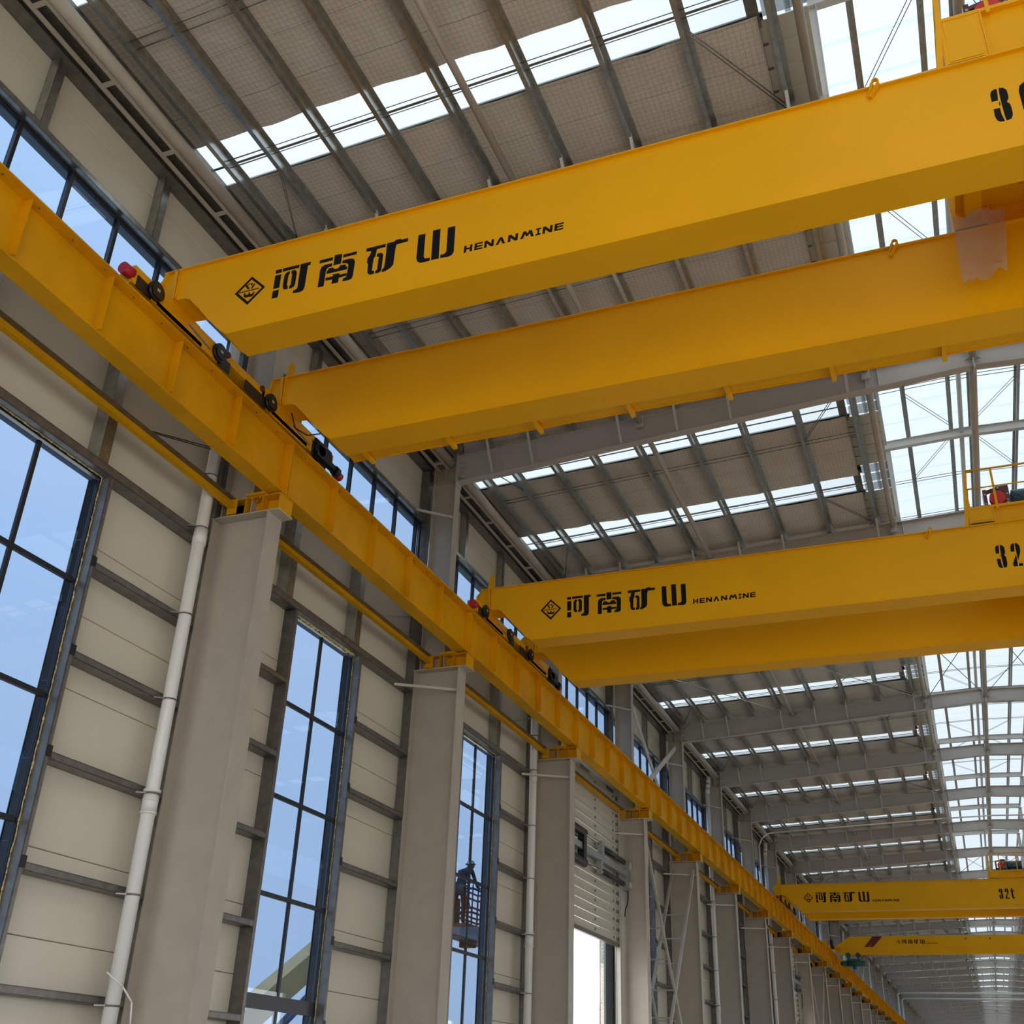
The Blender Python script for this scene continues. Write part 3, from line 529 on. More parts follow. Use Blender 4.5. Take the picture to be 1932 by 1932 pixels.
# purlins
def purlin(mb, x, y0, y1, z, h=.20, f=.07, t=.006, side=1):
    mb.box(x - t / 2, x + t / 2, y0, y1, z, z + h)
    mb.box(min(x, x - side * f), max(x, x - side * f), y0, y1, z, z + t)
    mb.box(min(x, x + side * f), max(x, x + side * f), y0, y1, z + h - t, z + h)
    xe = x - side * f; mb.box(xe - t / 2, xe + t / 2, y0, y1, z, z + .022)
pro = []
for x in PX:
    mb = MB(); purlin(mb, x, .0, BAY, roofz(x) + .004); pro.append(mb.build('purlin', 'galv', roof, (0, ys(0), 0)))
repeat(pro, roof, -1)
rp = MB()
for x in PX: purlin(rp, 3.4 - x, YS, YE, roofz(x) + .004, side=-1)
rp.build('purlin', 'galv', roof, kind='stuff')
ri = MB()
for a, c in segs:
    if c < YS or a > YE: continue
    ri.slope(3.9, 14.2, a, c, roofz(3.9) + .20, roofz(3.9) + .205, 0, -.042)
ri.build('insulation_panel', 'insul', roof)
# sag rods in pairs at the third points, sloping tie wires at the eave and at the roof edge
rodp = []
for a, c in zip(PX, PX[1:]):
    for yy in (2.55, 2.70, 5.05, 5.20):
        rodp.append(MB().tube((a, yy, roofz(a) + .10), (c, yy, roofz(c) + .10), .008 if a > -9.5 else .012, 6).build('sag_rod', 'galvd', roof, (0, ys(0), 0)))
for a, c in ((PX[0], PX[1]), (PX[-1], PX[-2])):
    for (p, q) in ((2.4, .1), (5.3, 7.4)):
        for dd in (0, .10):
            if a == PX[0]: rodp.append(MB().tube((c, p + dd, roofz(c) + .06), (a, q + dd * .3, roofz(a) + .06), .007, 6).build('sag_rod', 'galvd', roof, (0, ys(0), 0)))
            else: rodp.append(MB().tube((c, p + dd, roofz(c) + .06), (a, q + dd, roofz(a) + .06), .009, 6).build('sag_rod', 'galvd', roof, (0, ys(0), 0)))
for b in range(1, 7):
    for p in rodp:
        c = p.copy(); COL.objects.link(c); c.location.y = ys(b)
fr = MB()
for b in range(7, B1 + 1):
    for yy in (2.62, 5.12):
        for a, c in zip(PX, PX[1:]): fr.tube((a, ys(b) + yy, roofz(a) + .10), (c, ys(b) + yy, roofz(c) + .10), .016, 5)
fr.build('sag_rod', 'galvd', roof, kind='stuff')
# tubes along the building
tp = []
tp.append(MB().tube((-10.02, .22, 14.86), (-10.02, 7.28, 14.86), .105, 18).build('eave_tube', 'grey', roof, (0, ys(0), 0)))
tp.append(MB().tube((-5.37, .16, 15.13), (-5.37, 7.36, 15.13), .062, 14).build('strut_tube', 'grey', roof, (0, ys(0), 0)))
tp.append(MB().tube((-.42, .14, 15.42), (-.42, 7.38, 15.42), .072, 14).build('strut_tube', 'grey', roof, (0, ys(0), 0)))
tp.append(MB().tube((1.70, .14, 15.36), (1.70, 7.38, 15.36), .078, 14).build('strut_tube', 'grey', roof, (0, ys(0), 0)))
tp.append(MB().tube((3.82, .14, 15.42), (3.82, 7.38, 15.42), .072, 14).build('strut_tube', 'grey', roof, (0, ys(0), 0)))
g = MB(); g.box(-10.16, -10.10, .05, 7.45, 14.77, 14.80); g.box(-10.42, -10.35, .05, 7.45, 14.77, 14.80)
for yy in (1.35, 2.80, 4.25, 5.70, 7.10, .1): g.box(-10.35, -10.16, yy - .035, yy + .035, 14.77, 14.80)
g.box(-10.42, -10.41, .05, 7.45, 14.77, 14.86)
tp.append(g.build('eave_lattice', 'grey', roof, (0, ys(0), 0)))
g = MB(); g.box(-10.78, -10.14, 0, 7.5, 15.05, 15.07); g.box(-10.15, -10.14, 0, 7.5, 15.05, 15.28); tp.append(g.build('gutter', 'galvd', roof, (0, ys(0), 0)))
repeat(tp, roof, -1)
# ------------------------------------------------------------------ raised roof monitor of translucent sheet
mon = empty('roof_monitor', (0, 0, 0), kind='structure')
def mz(x): return 18.07 + .035 * (1.85 - abs(x - 1.7))
mp_ = []
f = MB()
for s_ in (-1, 1):
    pts = [(1.7, mz(1.7)), (1.7 + s_ * 2.05, mz(3.75)), (1.7 + s_ * 2.05, mz(3.75) - .235), (1.7, mz(1.7) - .24)]
    f.prism(pts, 'y', -.004, .004)
    f.slope(*((1.7 - 2.05, 1.7) if s_ < 0 else (1.7, 3.75)), -.075, .075, (mz(-.35) if s_ < 0 else mz(1.7)) - .008, (mz(-.35) if s_ < 0 else mz(1.7)), 0, .035 * -s_)
    f.slope(*((1.7 - 2.05, 1.7) if s_ < 0 else (1.7, 3.75)), -.075, .075, (mz(-.35) if s_ < 0 else mz(1.7)) - .243, (mz(-.35) if s_ < 0 else mz(1.7)) - .235, 0, .035 * -s_)
    xx = 1.7 + s_ * 2.05 - (.0 if s_ > 0 else .0)
    f.box(xx - .09 if s_ < 0 else xx - .1, xx + .1 if s_ < 0 else xx + .09, -.08, .08, mz(3.75) - .26, mz(3.75) - .24)
fo = f.build('monitor_frame', 'paleweb', mon, (0, ys(0), 0)); fixn(fo); mp_.append(fo)
for s_ in (-1, 1):
    p = MB(); xc = 1.7 + s_ * 2.0; zb = roofz(-.3) + .004; zt = mz(3.75) - .262
    p.box(xc - .09, xc - .08, -.075, .075, zb, zt); p.box(xc + .08, xc + .09, -.075, .075, zb, zt); p.box(xc - .08, xc + .08, -.004, .004, zb, zt)
    mp_.append(p.build('monitor_post', 'paleweb', mon, (0, ys(0), 0)))
for x, sd in ((.32, 1), (1.44, 1), (1.96, -1), (3.08, -1)):
    p = MB(); purlin(p, x, 0, BAY, mz(x) + .003, .16, .06, side=sd); mp_.append(p.build('monitor_purlin', 'galv', mon, (0, ys(0), 0)))
for x, z, r in ((-.33, 17.98, .06), (1.68, 18.0, .06), (3.73, 17.98, .06)):
    mp_.append(MB().tube((x, .1, z), (x, 7.4, z), r, 14).build('monitor_tube', 'paleweb', mon, (0, ys(0), 0)))
for a, c in ((.32, 1.44), (1.44, 1.96), (1.96, 3.08), (-.3, .32), (3.08, 3.7)):
    for yy in (2.55, 2.70, 4.95, 5.10):
        mp_.append(MB().tube((a, yy, mz(a) + .08), (c, yy, mz(c) + .08), .010, 6).build('monitor_rod', 'galvd', mon, (0, ys(0), 0)))
for s_ in (-1, 1):
    for (p, q) in ((2.4, .3), (5.2, 7.2)):
        for dd in (0, .16):
            mp_.append(MB().tube((1.7 - s_ * 1.38, p + dd, mz(3.08) + .06), (1.7 - s_ * .27, q + dd, mz(1.96) + .06), .008, 6).build('monitor_rod', 'galvd', mon, (0, ys(0), 0)))
repeat(mp_, mon, -1, skip=lambda nm, b: nm == 'monitor_rod' and b > 7)
for b in range(-1, B1 + 1):
    sh = MB(); y = ys(b)
    for s_ in (-1, 1):
        xa, xb = (-1.1, 1.7) if s_ < 0 else (1.7, 4.5)
        z0 = mz(xa) + .17
        sh.add([(xa, y, z0), (xb, y, mz(xb) + .17), (xb, y + 7.5, mz(xb) + .17), (xa, y + 7.5, z0)], [(0, 1, 2, 3)])
    sh.build('monitor_sheet', 'sky_sheet', mon)
    rb_ = MB()
    for k in range(8):
        for s_ in (-1, 1):
            xa, xb = (-1.1, 1.7) if s_ < 0 else (1.7, 4.5)
            yy = y + .2 + k * .94
            rb_.quad(xa, xb, yy, yy + .09, mz(xa) + .166, -.035 * s_)
    rb_.build('sheet_corrugation', 'sky_rib', mon)
# low translucent side of the monitor between its posts
sd = MB()
for x in (-.62, 4.02): sd.add([(x, YS, roofz(-.5) + .28), (x, YE, roofz(-.5) + .28), (x, YE, 18.0), (x, YS, 18.0)], [(0, 1, 2, 3)])
sd.build('monitor_side_sheet', 'sky_sheet', mon)

# ------------------------------------------------------------------ columns
KS = list(range(-2, 37))
def cy(k): return 13 + 7.5 * k
seen = [k for k in KS if k >= 0]
def col_label(k):
    if k == 0: return 'grey steel column nearest the camera, with a white downpipe beside it'
    if k == 2: return 'third grey steel column along the left wall, just before the first shutter door'
    if k == 3: return 'fourth grey steel column along the left wall, just beyond the first shutter door'
    return '%s grey steel column along the left wall, counted from the camera' % ORD[k]
def make_column():
    r = empty('steel_column')
    MB().box(-10.55, -9.52, -.006, .006, 0, 9.68).box(-10.55, -9.52, -.010, .010, 4.30, 4.315).build('column_web', 'grey', r)
    MB().box(-9.52, -9.502, -.20, .20, 0, 9.68).build('column_flange', 'grey', r)
    MB().box(-10.565, -10.55, -.20, .20, 0, 9.68).build('column_flange', 'grey', r)
    MB().box(-10.58, -9.31, -.205, .205, 9.68, 9.70).build('cap_plate', 'grey', r)
    MB().box(-10.65, -9.40, -.30, .30, 0, .03).build('base_plate', 'grey', r)
    b = MB(); b.box(-10.50, -9.33, -.006, .006, 9.70, 9.985); b.box(-10.50, -9.31, -.195, .195, 9.70, 9.712); b.box(-9.95, -9.31, -.195, .195, 9.975, 9.99)
    b.box(-10.50, -9.95, -.195, .195, 9.975, 9.99)
    for x in (-9.335, -9.66, -9.98, -10.30): b.box(x - .006, x + .006, -.19, .19, 9.712, 9.975)
    b.build('girder_seat', 'yellow2', r)
    u = MB(); u.box(-10.47, -10.455, -.14, .14, 9.71, 15.08); u.box(-9.905, -9.89, -.14, .14, 9.71, 15.16); u.box(-10.455, -9.905, -.006, .006, 9.71, 15.08)
    for z in (14.43, 15.04): u.box(-10.455, -9.905, -.13, .13, z, z + .012)
    u.box(-10.20, -10.19, -.13, 0, 14.44, 15.04)
    u.build('upper_column', 'grey', r)
    p = MB(); p.box(-9.95, -9.60, -.25, .02, 9.99, 10.03)
    for x, y in ((-9.85, -.2), (-9.7, -.2), (-9.85, -.08), (-9.7, -.08)): p.tube((x, y, 9.94), (x, y, 9.975), .018, 6)
    p.build('bearing_plate', 'yellow2', r)
    br = MB(); br.bar((-9.56, -.12, 9.18), (-10.60, -1.0, 9.12), .05, .05); br.build('flange_brace', 'ledge', r)
    br = MB(); br.bar((-9.92, -.12, 13.42), (-10.64, -.62, 13.50), .05, .05); br.build('flange_brace', 'ledge', r)
    return r
c0 = make_column()
for k in KS:
    if k < 0 or k > 24: continue
    o = c0 if k == 0 else dup(c0)
    o.location = (0, cy(k), 0)
    name_thing(o, col_label(k), 'column', 'steel columns along the left wall')
for ch in list(c0.children):
    if ch.name.startswith('flange_brace'): bpy.data.objects.remove(ch)
# ------------------------------------------------------------------ roof rafters
def make_rafter():
    r = empty('roof_rafter'); zt = lambda x: roofz(x); zb = lambda x: 14.39 + .062 * (min(x, 3.4 - x) + 9.9)
    X0, XM, X1 = -9.88, 1.7, 13.28
    MB().prism([(X0, zb(X0)), (XM, zb(XM)), (X1, zb(X1)), (X1, zt(X1)), (XM, zt(XM)), (X0, zt(X0))], 'y', -.005, .005).build('rafter_web', 'rafter', r)
    for nm, fz, d in (('top_flange', zt, -.014), ('bottom_flange', zb, .014)):
        m_ = MB(); pts = [(X0, fz(X0)), (XM, fz(XM)), (X1, fz(X1)), (X1, fz(X1) + d), (XM, fz(XM) + d), (X0, fz(X0) + d)]
        m_.prism(pts, 'y', -.11, .11); m_.build(nm, 'rafter', r)
    e = MB(); e.box(-9.89, -9.872, -.14, .14, 14.28, 15.2)
    for z in (14.50, 14.62, 14.78, 14.92): e.add([(-9.872, -.12, z), (-9.70, -.006, z), (-9.872, -.006, z), (-9.872, .12, z), (-9.70, .006, z)], [(0, 1, 2), (3, 4, 2)])
    e.build('end_plate', 'rafter', r)
    s = MB()
    for x in (-.44, -.18, 3.58, 3.84): s.box(x - .006, x + .006, -.105, .105, zb(x) + .014, zt(x) - .014)
    for x in (1.69, 1.71): s.box(x - .008, x + .008, -.13, .13, zb(1.7) - .07, zt(1.7) + .02)
    s.split('web_stiffener', 'paleweb', r)  # paler than the rafter: light falling from the monitor put into the colour
    g = MB()
    for sx in (-1, 1):
        for z in (zb(1.7) + .20, zb(1.7) + .02): g.add([(1.7 + sx * .01, -.12, z), (1.7 + sx * .17, -.006, z), (1.7 + sx * .01, -.006, z)], [(0, 1, 2)])
    g.build('ridge_gusset', 'rafter', r, kind='stuff')
    t = MB()
    for x in (-5.37, -.42, 1.7, 3.82): t.box(x - .09, x + .09, -.15, -.11, zt(x) - .30, zt(x) - .02).box(x - .09, x + .09, .11, .15, zt(x) - .30, zt(x) - .02)
    t.split('tube_seat', 'rafter', r)
    for i in (1, 2, 4, 5, 6, 8):
        x = PX[i] - .02; b_ = MB(); b_.bar((x, -.56, zt(x) + .05), (x, -.10, zb(x) + .03), .05, .012).bar((x + .024, -.56, zt(x) + .05), (x + .024, -.10, zb(x) + .03), .008, .05)
        b_.build('fly_brace', 'paleweb', r)
    cl = MB()
    for x in PX: cl.box(x - .1, x + .02, -.10, .10, zt(x), zt(x) + .03).box(x - .012, x - .004, -.09, .09, zt(x), zt(x) + .19)
    cl.build('purlin_cleat', 'galvd', r, kind='stuff')
    return r
r0 = make_rafter()
VIS = {0: 'grey roof rafter directly behind the nearest crane', 1: 'grey roof rafter just beyond the nearest crane, its ridge joint in full view',
       2: 'grey roof rafter directly behind the second crane from the camera'}
for k in range(0, 26):
    o = r0 if k == 0 else dup(r0); o.location = (0, cy(k), 0)
    name_thing(o, VIS.get(k, '%s grey tapered roof rafter, counted from the camera' % ORD[k]), 'rafter', 'roof rafters across the hall')
# ------------------------------------------------------------------ crane runway girders
def make_runway():
    r = empty('runway_girder')
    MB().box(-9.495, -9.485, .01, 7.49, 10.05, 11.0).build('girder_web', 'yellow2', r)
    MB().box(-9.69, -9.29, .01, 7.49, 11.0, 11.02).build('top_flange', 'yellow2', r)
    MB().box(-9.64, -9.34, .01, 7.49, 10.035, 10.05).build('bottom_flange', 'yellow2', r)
    for y in (1.5, 3, 4.5, 6):
        MB().box(-9.635, -9.495, y - .006, y + .006, 10.12, 11.0).box(-9.485, -9.345, y - .006, y + .006, 10.12, 11.0).split('stiffener', 'yellow2', r)
    for y in (.02, 7.48):
        e = MB().box(-9.64, -9.33, y - .01, y + .01, 9.995, 11.0)
        for x in (-9.42,):
            for z in (10.35, 10.45, 10.75, 10.85): e.tube((x, y - .018, z), (x, y + .018, z), .016, 6)
        e.build('end_plate', 'yellow2', r)
    MB().box(-9.53, -9.45, 0, 7.5, 11.02, 11.05).box(-9.50, -9.48, 0, 7.5, 11.05, 11.11).box(-9.52, -9.46, 0, 7.5, 11.11, 11.14).build('crane_rail', 'galvd', r)
    n = MB()
    for i in range(12):
        y = .45 + i * .6
        for dx in (-.10, .10): n.tube((-9.49 + dx, y, 10.985), (-9.49 + dx, y, 11.0), .012, 6)
    n.build('rail_bolt', 'galvd', r, kind='stuff')
    return r
g0 = make_runway()
for b in range(0, 25):
    o = g0 if b == 0 else dup(g0); o.location = (0, ys(b), 0)
    lab = {0: 'yellow runway girder under the nearest crane, running out of the left edge of the picture',
           1: 'yellow runway girder between the first and second columns', 3: 'yellow runway girder above the first shutter door'}.get(
           b, '%s yellow runway girder along the left wall, counted from the camera' % ORD[b])
    name_thing(o, lab, 'girder', 'yellow crane runway girders')
# yellow tie beams behind the girders
def make_tie():
    r = empty('tie_beam')
    MB().box(-10.26, -10.25, .12, 7.32, 9.82, 9.99).build('beam_web', 'yellow2', r)
    MB().box(-10.25, -10.15, .12, 7.32, 9.985, 9.995).build('beam_flange', 'galvd', r)  # dark colour stands in for shade on this flange's underside
    MB().box(-10.25, -10.15, .12, 7.32, 9.82, 9.828).build('beam_flange', 'yellow2', r)
    e = MB(); e.box(-10.30, -10.12, 7.28, 7.30, 9.72, 10.0); e.box(-10.30, -10.12, .10, .12, 9.72, 10.0); e.build('end_plate', 'yellow2', r)
    return r
t0 = make_tie()
for b in range(0, 24):
    o = t0 if b == 0 else dup(t0); o.location = (0, ys(b), 0)
    name_thing(o, {0: 'slim yellow tie beam left of the nearest column', 1: 'slim yellow tie beam between the first and second columns'}.get(b, '%s slim yellow tie beam behind the runway girders, counted from the camera' % ORD[b]),
               'beam', 'yellow tie beams on the left wall')
# wires behind the girder
for b, lab in ((0, 'pair of thin black tie rods above the yellow beam left of the nearest column'), (1, 'pair of thin tie rods above the yellow beam left of the second column'), (2, 'pair of thin tie rods above the yellow beam left of the third column')):
    y = ys(b); r = empty('tie_rod_pair', (0, y, 0)); name_thing(r, lab, 'rod', 'tie rod pairs behind the runway girder')
    for d in (0, .10): MB().tube((-10.45, 5.2 + d, 10.15 + d * .2), (-10.45, 7.4 + d * .2, 10.98 - d * .4), .009, 6).build('rod', 'black' if b == 0 else 'galv', r)
# ------------------------------------------------------------------ downpipes
def make_pipe():
    r = empty('downpipe'); x, y = -10.42, -.60
    MB().tube((x, y, 0), (x, y, 14.0), .098, 24).build('pipe', 'white', r)
    MB().path([(x, y, 14.0), (x + .03, y + .02, 14.25), (x + .05, y + .1, 14.5), (x + .05, y + .1, 14.78)], .10, 20).build('pipe_bend', 'white', r)
    for z in (9.22, 5.08): 
        m_ = MB().tube((x, y, z - .22), (x, y, z + .06), .108, 24)
        if z < 6: m_.tube((x, y, z + .06), (x, y, z + .10), .122, 24).tube((x, y, z - .24), (x, y, z - .20), .116, 24).tube((x, y, z - .06), (x, y, z - .02), .112, 24)
        m_.build('coupling', 'white', r)
    for z in (13.4, 10.25, 9.30, 7.83, 6.49, 5.12, 3.77, 2.41):
        s = MB().tube((x, y, z - .012), (x, y, z + .012), .104 if abs(z - 5.12) > .1 else .114, 24); s.bar((x - .02, y - .10, z), (x - .14, y - .17, z), .03, .02)
        s.build('pipe_strap', 'galvd', r)
    return r
p0 = make_pipe()
for i, k in enumerate((0, 2, 5, 7, 10, 12, 15, 17)):
    o = p0 if i == 0 else dup(p0); o.location = (0, cy(k), 0)
    name_thing(o, {0: 'white downpipe left of the nearest column', 2: 'white downpipe left of the third column, before the first shutter door'}.get(k, 'white downpipe beside the %s column from the camera' % ORD[k]), 'pipe', 'white downpipes on the left wall')
wp = MB().path([(-10.0, 12.30, 0), (-10.0, 12.30, 2.2), (-10.02, 12.28, 2.45), (-10.12, 12.18, 2.62), (-10.28, 12.02, 2.78)], .012, 8).build('loose_cable', 'white')
name_thing(wp, 'short white cable sticking out beside the nearest downpipe', 'cable')
# ------------------------------------------------------------------ laced cross braces between columns, flat braces above the girder
def make_brace(y0):
    r = empty('cross_brace', (0, y0, 0))
    for sgn in (1, -1):
        ya, za, yb, zb = (7.30, 9.35, .35, .35) if sgn > 0 else (.22, 9.30, 7.1, .35)
        for x in (-9.62, -10.44):
            MB().bar((x, ya, za), (x, yb, zb), .07 if sgn < 0 else .08, .13).build('chord', 'grey', r)
        n = 10
        for i in range(1, n):
            t = i / n; y = ya + (yb - ya) * t; z = za + (zb - za) * t
            MB().bar((-9.62, y, z), (-10.44, y, z), .05, .04).build('rung', 'grey', r)
    return r
br = []
for i, b in enumerate(BRACED[:3]):
    o = make_brace(ys(b)) if i == 0 else dup(br[0], loc=(0, ys(b), 0)); br.append(o)
    name_thing(o, ['ladder-like grey cross brace beyond the first shutter door', 'second ladder-like grey cross brace, far down the left wall', 'farthest ladder-like grey cross brace on the left wall'][i], 'brace', 'laced cross braces on the left wall')
for i, b in enumerate(BRACED[:3]):
    r = empty('upper_brace', (0, ys(b), 0)); X = -10.2
    for a, c, ex in (((.30, 14.45), (6.9, 10.45), 0), ((7.25, 14.15), (.6, 10.42), .06)):
        MB().bar((X + ex, a[0], a[1]), (X + ex, c[0], c[1]), .05, .20).build('flat_bar', 'paleweb', r)
    name_thing(r, ['crossed flat grey braces between upper columns, beyond the second crane', 'second set of crossed flat braces between upper columns', 'farthest crossed flat braces between upper columns'][i], 'brace', 'upper cross braces above the runway')
for i, b in enumerate(BRACED[:3]):
    r = empty('roof_bracing', (0, ys(b), 0))
    for a, c in ((-9.75, -5.4), (-5.3, -.5), (-.35, 1.6), (1.8, 3.75)):
        za, zc = (roofz(a) - .12, roofz(c) - .12)
        MB().tube((a, .12, za), (c, 7.38, zc), .014, 6).build('bracing_rod', 'ledge' if a < -.5 else 'galvd', r)
        MB().tube((c, .12, zc - .03), (a, 7.38, za - .03), .014, 6).build('bracing_rod', 'ledge' if a < -.5 else 'galvd', r)
    name_thing(r, ['crossed roof bracing rods just beyond the second crane', 'crossed roof bracing rods above the third crane', 'farthest crossed roof bracing rods'][i], 'brace', 'crossed roof bracing rods')
# ------------------------------------------------------------------ pipes crossing the hall
r = MB().path([(-9.9, 60, 0.1), (-9.9, 60, 13.6), (-9.75, 60, 13.95), (-9.45, 60, 14.20), (-9.1, 60, 14.25), (-.6, 60, 14.58), (1.7, 60, 14.62), (6, 60, 14.5), (13.2, 60, 14.2), (13.2, 60, .1)], .035, 8).build('crossing_pipe', 'white')
name_thing(r, 'thin bent white pipe rising by the seventh column and crossing under the roof', 'pipe')
for Y, z, lab in ((155, 14.15, 'nearer of the two white pipes crossing the hall at the far end'), (162, 14.05, 'farther of the two white pipes crossing the hall at the far end')):
    r = MB().path([(-9.85, Y, .1), (-9.85, Y, z - .2), (-9.65, Y, z), (13.0, Y, z), (13.2, Y, z - .2), (13.2, Y, .1)], .11, 10).build('crossing_pipe', 'white')
    name_thing(r, lab, 'pipe', 'white pipes crossing the hall far away')
# ------------------------------------------------------------------ overhead cranes
def mirror(pts): return pts + [(3.4 - x, z) for x, z in reversed(pts)]
def girder(parent, y0, w=.52, label=None, stop=False, lug=True, zt=11.985, zb=10.62):
    left = [(-9.58, zt), (-9.72, zt - .14), (-9.60, 11.50), (-9.30, 11.465), (-9.17, 11.455), (-9.07, 11.41), (-8.88, 11.20), (-8.68, 10.965), (-8.48, 10.75), (-8.40, 10.675), (-8.31, zb)]
    body = mirror(left)
    g = MB(); g.prism([(x, z) for x, z in body], 'y', y0, y0 + w); o = fixn(g.build('box_girder', 'yellow', parent))
    f = MB(); f.box(-9.60, 13.0, y0 - .05, y0 + w + .05, zt, zt + .016)
    f.build('top_flange', 'yellow', o)
    MB().box(-8.32, 11.72, y0 - .014, y0 + w + .014, zb - .014, zb).build('bottom_flange', 'yellow', o)
    k = MB()
    k.prism([(-9.42, zt), (-9.36, zt), (-9.33, 11.47), (-9.36, 11.47)], 'y', y0 - .045, y0)
    k.prism([(-9.58, zt), (-9.55, zt), (-9.60, 11.72), (-9.63, 11.80)], 'y', y0 - .045, y0)
    k.prism([(-9.32, zt), (-9.305, zt), (-9.30, 11.47), (-9.315, 11.47)], 'y', y0 - .05, y0)
    [fixn(q) for q in k.split('end_gusset', 'yellow', o)]
    if stop: MB().prism([(-9.55, zt), (-9.38, zt), (-9.36, 12.42), (-9.40, 12.50), (-9.47, 12.46)], 'y', y0 + .22, y0 + .24).build('end_stop', 'yellow', o)
    if lug:
        l = MB()
        for i in range(10):
            a0, a1 = math.pi * i / 10, math.pi * (i + 1) / 10
            l.bar((.36 + .035 * math.cos(a0), y0 - .07, 12.01 + .05 * math.sin(a0)), (.36 + .035 * math.cos(a1), y0 - .07, 12.01 + .05 * math.sin(a1)), .05, .016)
        l.bar((.395, y0 - .07, 12.01), (.29, y0 - .03, 11.84), .05, .016).bar((.325, y0 - .07, 12.01), (.27, y0 - .03, 11.84), .05, .016)
        l.build('lifting_lug', 'yellow', o)
    r = MB().box(-9.3, 12.7, y0 + w / 2 - .02, y0 + w / 2 + .02, zt + .016, zt + .05).build('trolley_rail', 'galvd', o)
    return o
def disc(mb, x, y, z, r, t=.03): mb.tube((x, y, z), (x + t, y, z), r, 24)
def carriage(parent, yo):
    """end carriage on the left runway; yo = offset of the whole crane along the hall"""
    c = MB()
    def tbox(a, b, z0, z1, x0=-9.62, x1=-9.37): c.box(x0, x1, a + yo, b + yo, z0, z1)
    tbox(8.83, 10.98, 11.17, 11.46); tbox(10.90, 12.05, 11.33, 11.47); tbox(11.98, 13.75, 11.19, 11.52); tbox(13.60, 14.25, 11.30, 11.50)
    tbox(9.35, 10.4, 11.16, 11.24); tbox(12.3, 13.4, 11.16, 11.26); tbox(9.6, 10.3, 11.46, 11.475); tbox(12.5, 13.1, 11.50, 11.515)
    o = c.build('end_carriage', 'yellow', parent)
    w_ = MB()
    for y, z in ((9.27, 11.31), (10.79, 11.31), (12.21, 11.33), (13.78, 11.34)):
        w_.tube((-9.52, y + yo, 11.31), (-9.46, y + yo, 11.31), .17, 28)
    w_.split('rail_wheel', 'black', o)
    for y in (9.27, 10.79, 12.21, 13.78):
        m_ = MB(); disc(m_, -9.365, y + yo, 11.33, .150, .05); m_.tube((-9.315, y + yo, 11.33), (-9.30, y + yo, 11.33), .115, 24)
        for k in range(6): m_.tube((-9.315, y + yo + .115 * math.cos(k * 1.047), 11.33 + .115 * math.sin(k * 1.047)), (-9.300, y + yo + .115 * math.cos(k * 1.047), 11.33 + .115 * math.sin(k * 1.047)), .012, 6)
        m_.build('bearing_cap', 'black', o)
    h = MB()
    for a, b in ((8.90, 9.22), (10.80, 11.10), (11.52, 12.12), (13.55, 14.05)): h.box(-9.372, -9.36, a + yo, b + yo, 11.15, 11.34 if a != 13.55 else 11.42)
    h.split('wheel_recess', 'black', o)
    b_ = MB(); b_.tube((-9.42, 8.84 + yo, 11.32), (-9.42, 8.66 + yo, 11.30), .085, 22); b_.tube((-9.42, 14.45 + yo, 11.26), (-9.42, 14.62 + yo, 11.26), .075, 22); b_.split('buffer', 'red', o)
    a_ = MB(); a_.box(-9.44, -9.34, 14.0 + yo, 14.46 + yo, 11.22, 11.32); a_.tube((-9.39, 14.36 + yo, 11.27), (-9.39, 14.47 + yo, 11.27), .088, 20)
    a_.tube((-9.40, 13.62 + yo, 11.42), (-9.40, 14.10 + yo, 11.42), .10, 18).box(-9.42, -9.30, 13.65 + yo, 14.12 + yo, 11.18, 11.40); a_.build('drive_motor', 'black', o)
    bb = MB()
    for y in (11.0, 11.95): bb.tube((-9.37, y + yo, 11.44), (-9.335, y + yo, 11.44), .05, 14)
    bb.split('link_pin', 'maroon', o)
    pl = MB(); pl.box(-9.30, -9.298, 9.24 + yo, 9.30 + yo, 11.32, 11.36).box(-9.30, -9.298, 10.76 + yo, 10.82 + yo, 11.32, 11.36).box(-9.30, -9.298, 12.18 + yo, 12.24 + yo, 11.32, 11.36); pl.split('maker_plate', 'ledge', o)
    for a in (10.05, 12.93): MB().bar((-9.368, a + yo, 11.34), (-9.368, a + .55 + yo, 11.27), .006, .028).build('nameplate_strip', 'galvd', o)
    return o
def carriage_right(parent, yo):
    c = MB().box(12.77, 13.02, 8.83 + yo, 13.9 + yo, 11.22, 11.48)
    for y in (9.27, 10.79, 12.21, 13.78): c.tube((12.86, y + yo, 11.31), (12.92, y + yo, 11.31), .17, 20)
    c.build('end_carriage', 'yellow', parent)
def signs(g, y, dx, num):
    glyphs(['logo'], g, 'emblem', dx, y)
    glyphs(['he', 'nan', 'kuang', 'shan'], g, 'company_lettering', dx, y)
    glyphs(['latin'], g, 'latin_lettering', dx, y)
    glyphs(['3', num, 't'], g, 'load_rating', 0, y)
GL['0'] = [[(2.02 - .25 + a, z) for a, z in ((.01, 11.40), (.03, 11.47), (.08, 11.51), (.08, 11.01), (.03, 11.05), (.01, 11.12))], [(2.02 - .25 + a, z) for a, z in ((.10, 11.51), (.15, 11.47), (.17, 11.40), (.17, 11.12), (.15, 11.05), (.10, 11.01))]]
GL['t'] = [[(2.07, 11.42), (2.07, 11.08), (2.10, 11.02), (2.19, 11.01), (2.19, 11.08), (2.15, 11.09), (2.15, 11.42)], [(2.07, 11.43), (2.15, 11.43), (2.15, 11.52), (2.07, 11.50)], [(2.03, 11.35), (2.065, 11.35), (2.065, 11.42), (2.03, 11.42)], [(2.155, 11.35), (2.20, 11.35), (2.20, 11.42), (2.155, 11.42)]]
